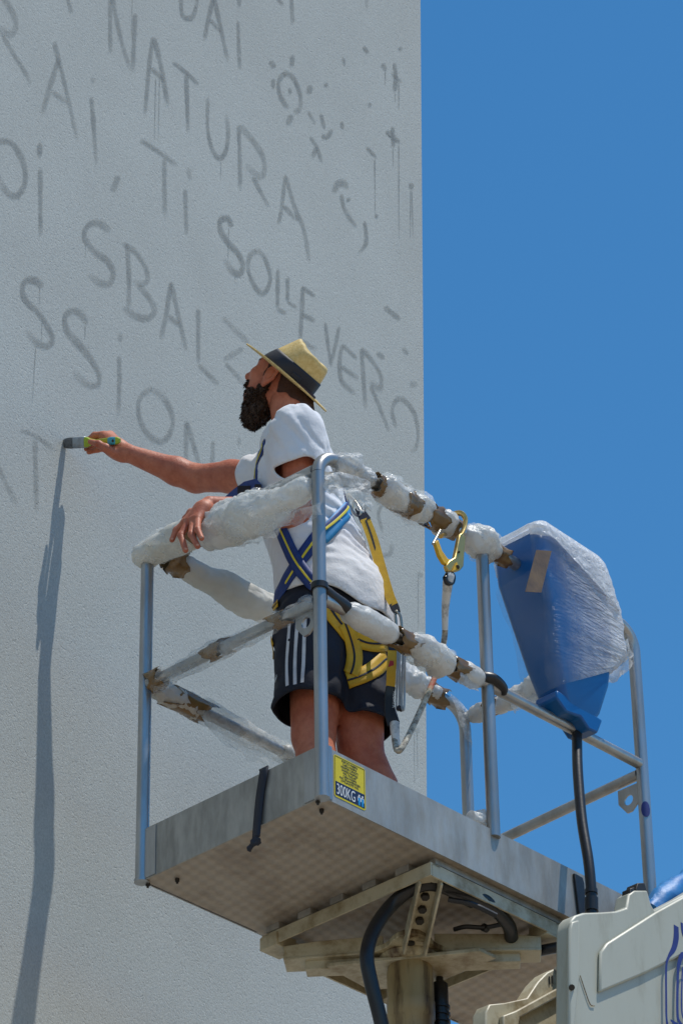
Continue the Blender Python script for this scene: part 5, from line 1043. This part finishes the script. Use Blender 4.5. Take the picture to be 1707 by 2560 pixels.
# rope rises outside the mid rail to the hook
rp = [bu(986, 1850, ul2), bv(992, 1876, .06), bv(1006, 1868, .04), bv(1040, 1800, .05), bv(1080, 1710, .07), bv(1098, 1660, .075), bv(1110, 1600, .06), bv(1113, 1560, .04)]
rp2 = spl(rp, 60); i0 = int(np.argmin(np.abs(rp2[:, 2] - bv(1078, 1730, .06)[2]))); i1 = int(np.argmin(np.abs(rp2[:, 2] - bv(1100, 1640, .07)[2])))
obj('rope', tube(rp2[:i0+1], .0085, 10), M['rope'], ln_); obj('rope', tube(rp2[i0:i1+1], .0085, 10), M['redrope'], ln_); obj('rope', tube(rp2[i1:], .0085, 10), M['rope'], ln_)
obj('spliced_eye', tube(spl([bv(1112, 1575, .045), bv(1113, 1520, .015), bv(1117, 1480, -.015), bv(1120, 1452, -.038), bv(1124, 1438, -.042)], 24), np.interp(np.linspace(0, 1, 24), [0, .3, .7, 1], [.0085, .0115, .0155, .015]), 12), M['splice'], ln_)
obj('thimble', tube(spl([bv(x, y, -.042) for x, y in ((1112, 1446), (1122, 1434), (1132, 1440), (1130, 1456), (1118, 1458), (1112, 1446))], 24), .0075, 10), M['black'], ln_)
hk_ = thing('snap_hook', 'large gilt snap hook clipped over the top rail near the post', 'snap hook', bv(1120, 1435, -.04))
def hkp(pts, v=-.040): return [bv(x, y, v) for x, y in pts]
body_o = [(1112, 1432), (1106, 1418), (1114, 1406), (1128, 1398), (1134, 1370), (1140, 1340), (1148, 1335), (1156, 1350), (1152, 1390), (1150, 1420), (1142, 1430), (1130, 1434)]
obj('hook_body', prism(hkp(body_o), (0, -.014, 0)), M['goldhook'], hk_, bevel=.003)
obj('hook_arc', tube(spl([bv(1148, 1345, -.044), bv(1160, 1320, -.046), bv(1163, 1298, -.046), bv(1154, 1284, -.040), bv(1140, 1284, -.02), bv(1126, 1292, .02), bv(1122, 1312, .04), bv(1120, 1330, .02), bv(1103, 1340, -.02)], 36), .0085, 12, sq=(1, .7)), M['goldhook'], hk_)
obj('gate', prism(hkp([(1080, 1360), (1088, 1352), (1098, 1380), (1112, 1400), (1126, 1404), (1118, 1420), (1102, 1412), (1090, 1392)], -.041), (0, -.012, 0)), M['yel'], hk_, bevel=.003)
obj('gate_pin', tube([bv(1082, 1360, -.046), bv(1100, 1326, -.03)], .0042, 10), M['steel'], hk_)
obj('pivot', merge([tube([bv(1143, 1418, -.040), bv(1143, 1418, -.060)], .0065, 12), tube([bv(1147, 1380, -.04), bv(1147, 1380, -.057)], .0035, 10)]), M['bolt'], hk_)
obj('latch', prism(hkp([(1128, 1428), (1140, 1406), (1146, 1424)], -.055), (0, -.003, 0)), M['yel'], hk_)

# ================================================================== PAINT BRUSH
bt_ = TIP; be = bu(300, 1101, ux(300) - .036); bdv = nrm(be - bt_); bl_ = np.linalg.norm(be - bt_); wside = nrm(np.cross(bdv, w2b(fw))); tside = np.cross(bdv, wside)
brush = thing('paint_brush', 'flat brush with lime green handle pressed on the wall', 'paint brush', bt_)
def brs(ts, ws, tk, n=16):
    rings = []
    for t, w, k in zip(ts, ws, tk):
        a = np.arange(n)*2*math.pi/n; ca, sa = np.sign(np.cos(a))*np.abs(np.cos(a))**.5, np.sign(np.sin(a))*np.abs(np.sin(a))**.5
        rings.append(bt_ + bdv*t*bl_ + wside*(w*ca)[:, None] + tside*(k*sa)[:, None])
    n_ = n; V = np.vstack(rings); Fc = [(i*n_+j, i*n_+(j+1) % n_, (i+1)*n_+(j+1) % n_, (i+1)*n_+j) for i in range(len(rings)-1) for j in range(n_)]
    return V, Fc + [tuple(range(n_))[::-1], tuple(range((len(rings)-1)*n_, len(rings)*n_))]
obj('bristles', brs((-.015, .03, .10, .18), (.012, .0165, .0185, .0175), (.006, .008, .009, .008)), M['brist'], brush, smooth=60)
obj('ferrule', brs((.17, .175, .37, .375), (.0180, .0185, .0185, .0175), (.009, .0095, .0095, .009)), M['ferrule'], brush, smooth=60)
obj('handle', brs((.37, .40, .46, .56, .70, .86, .95, 1.0), (.0165, .0165, .011, .0075, .009, .0125, .0115, .006), (.0085, .008, .007, .006, .0065, .007, .006, .004)), M['lime'], brush, smooth=60)
obj('grip', brs((.80, .84, .92, .94), (.0105, .0128, .0120, .0100), (.0070, .0076, .0072, .006)), M['aqua'], brush, smooth=60)
obj('hang_hole', tube([bt_ + bdv*bl_*.90 - tside*.0085, bt_ + bdv*bl_*.90 + tside*.0085], .0045, 12), M['bolt'], brush)
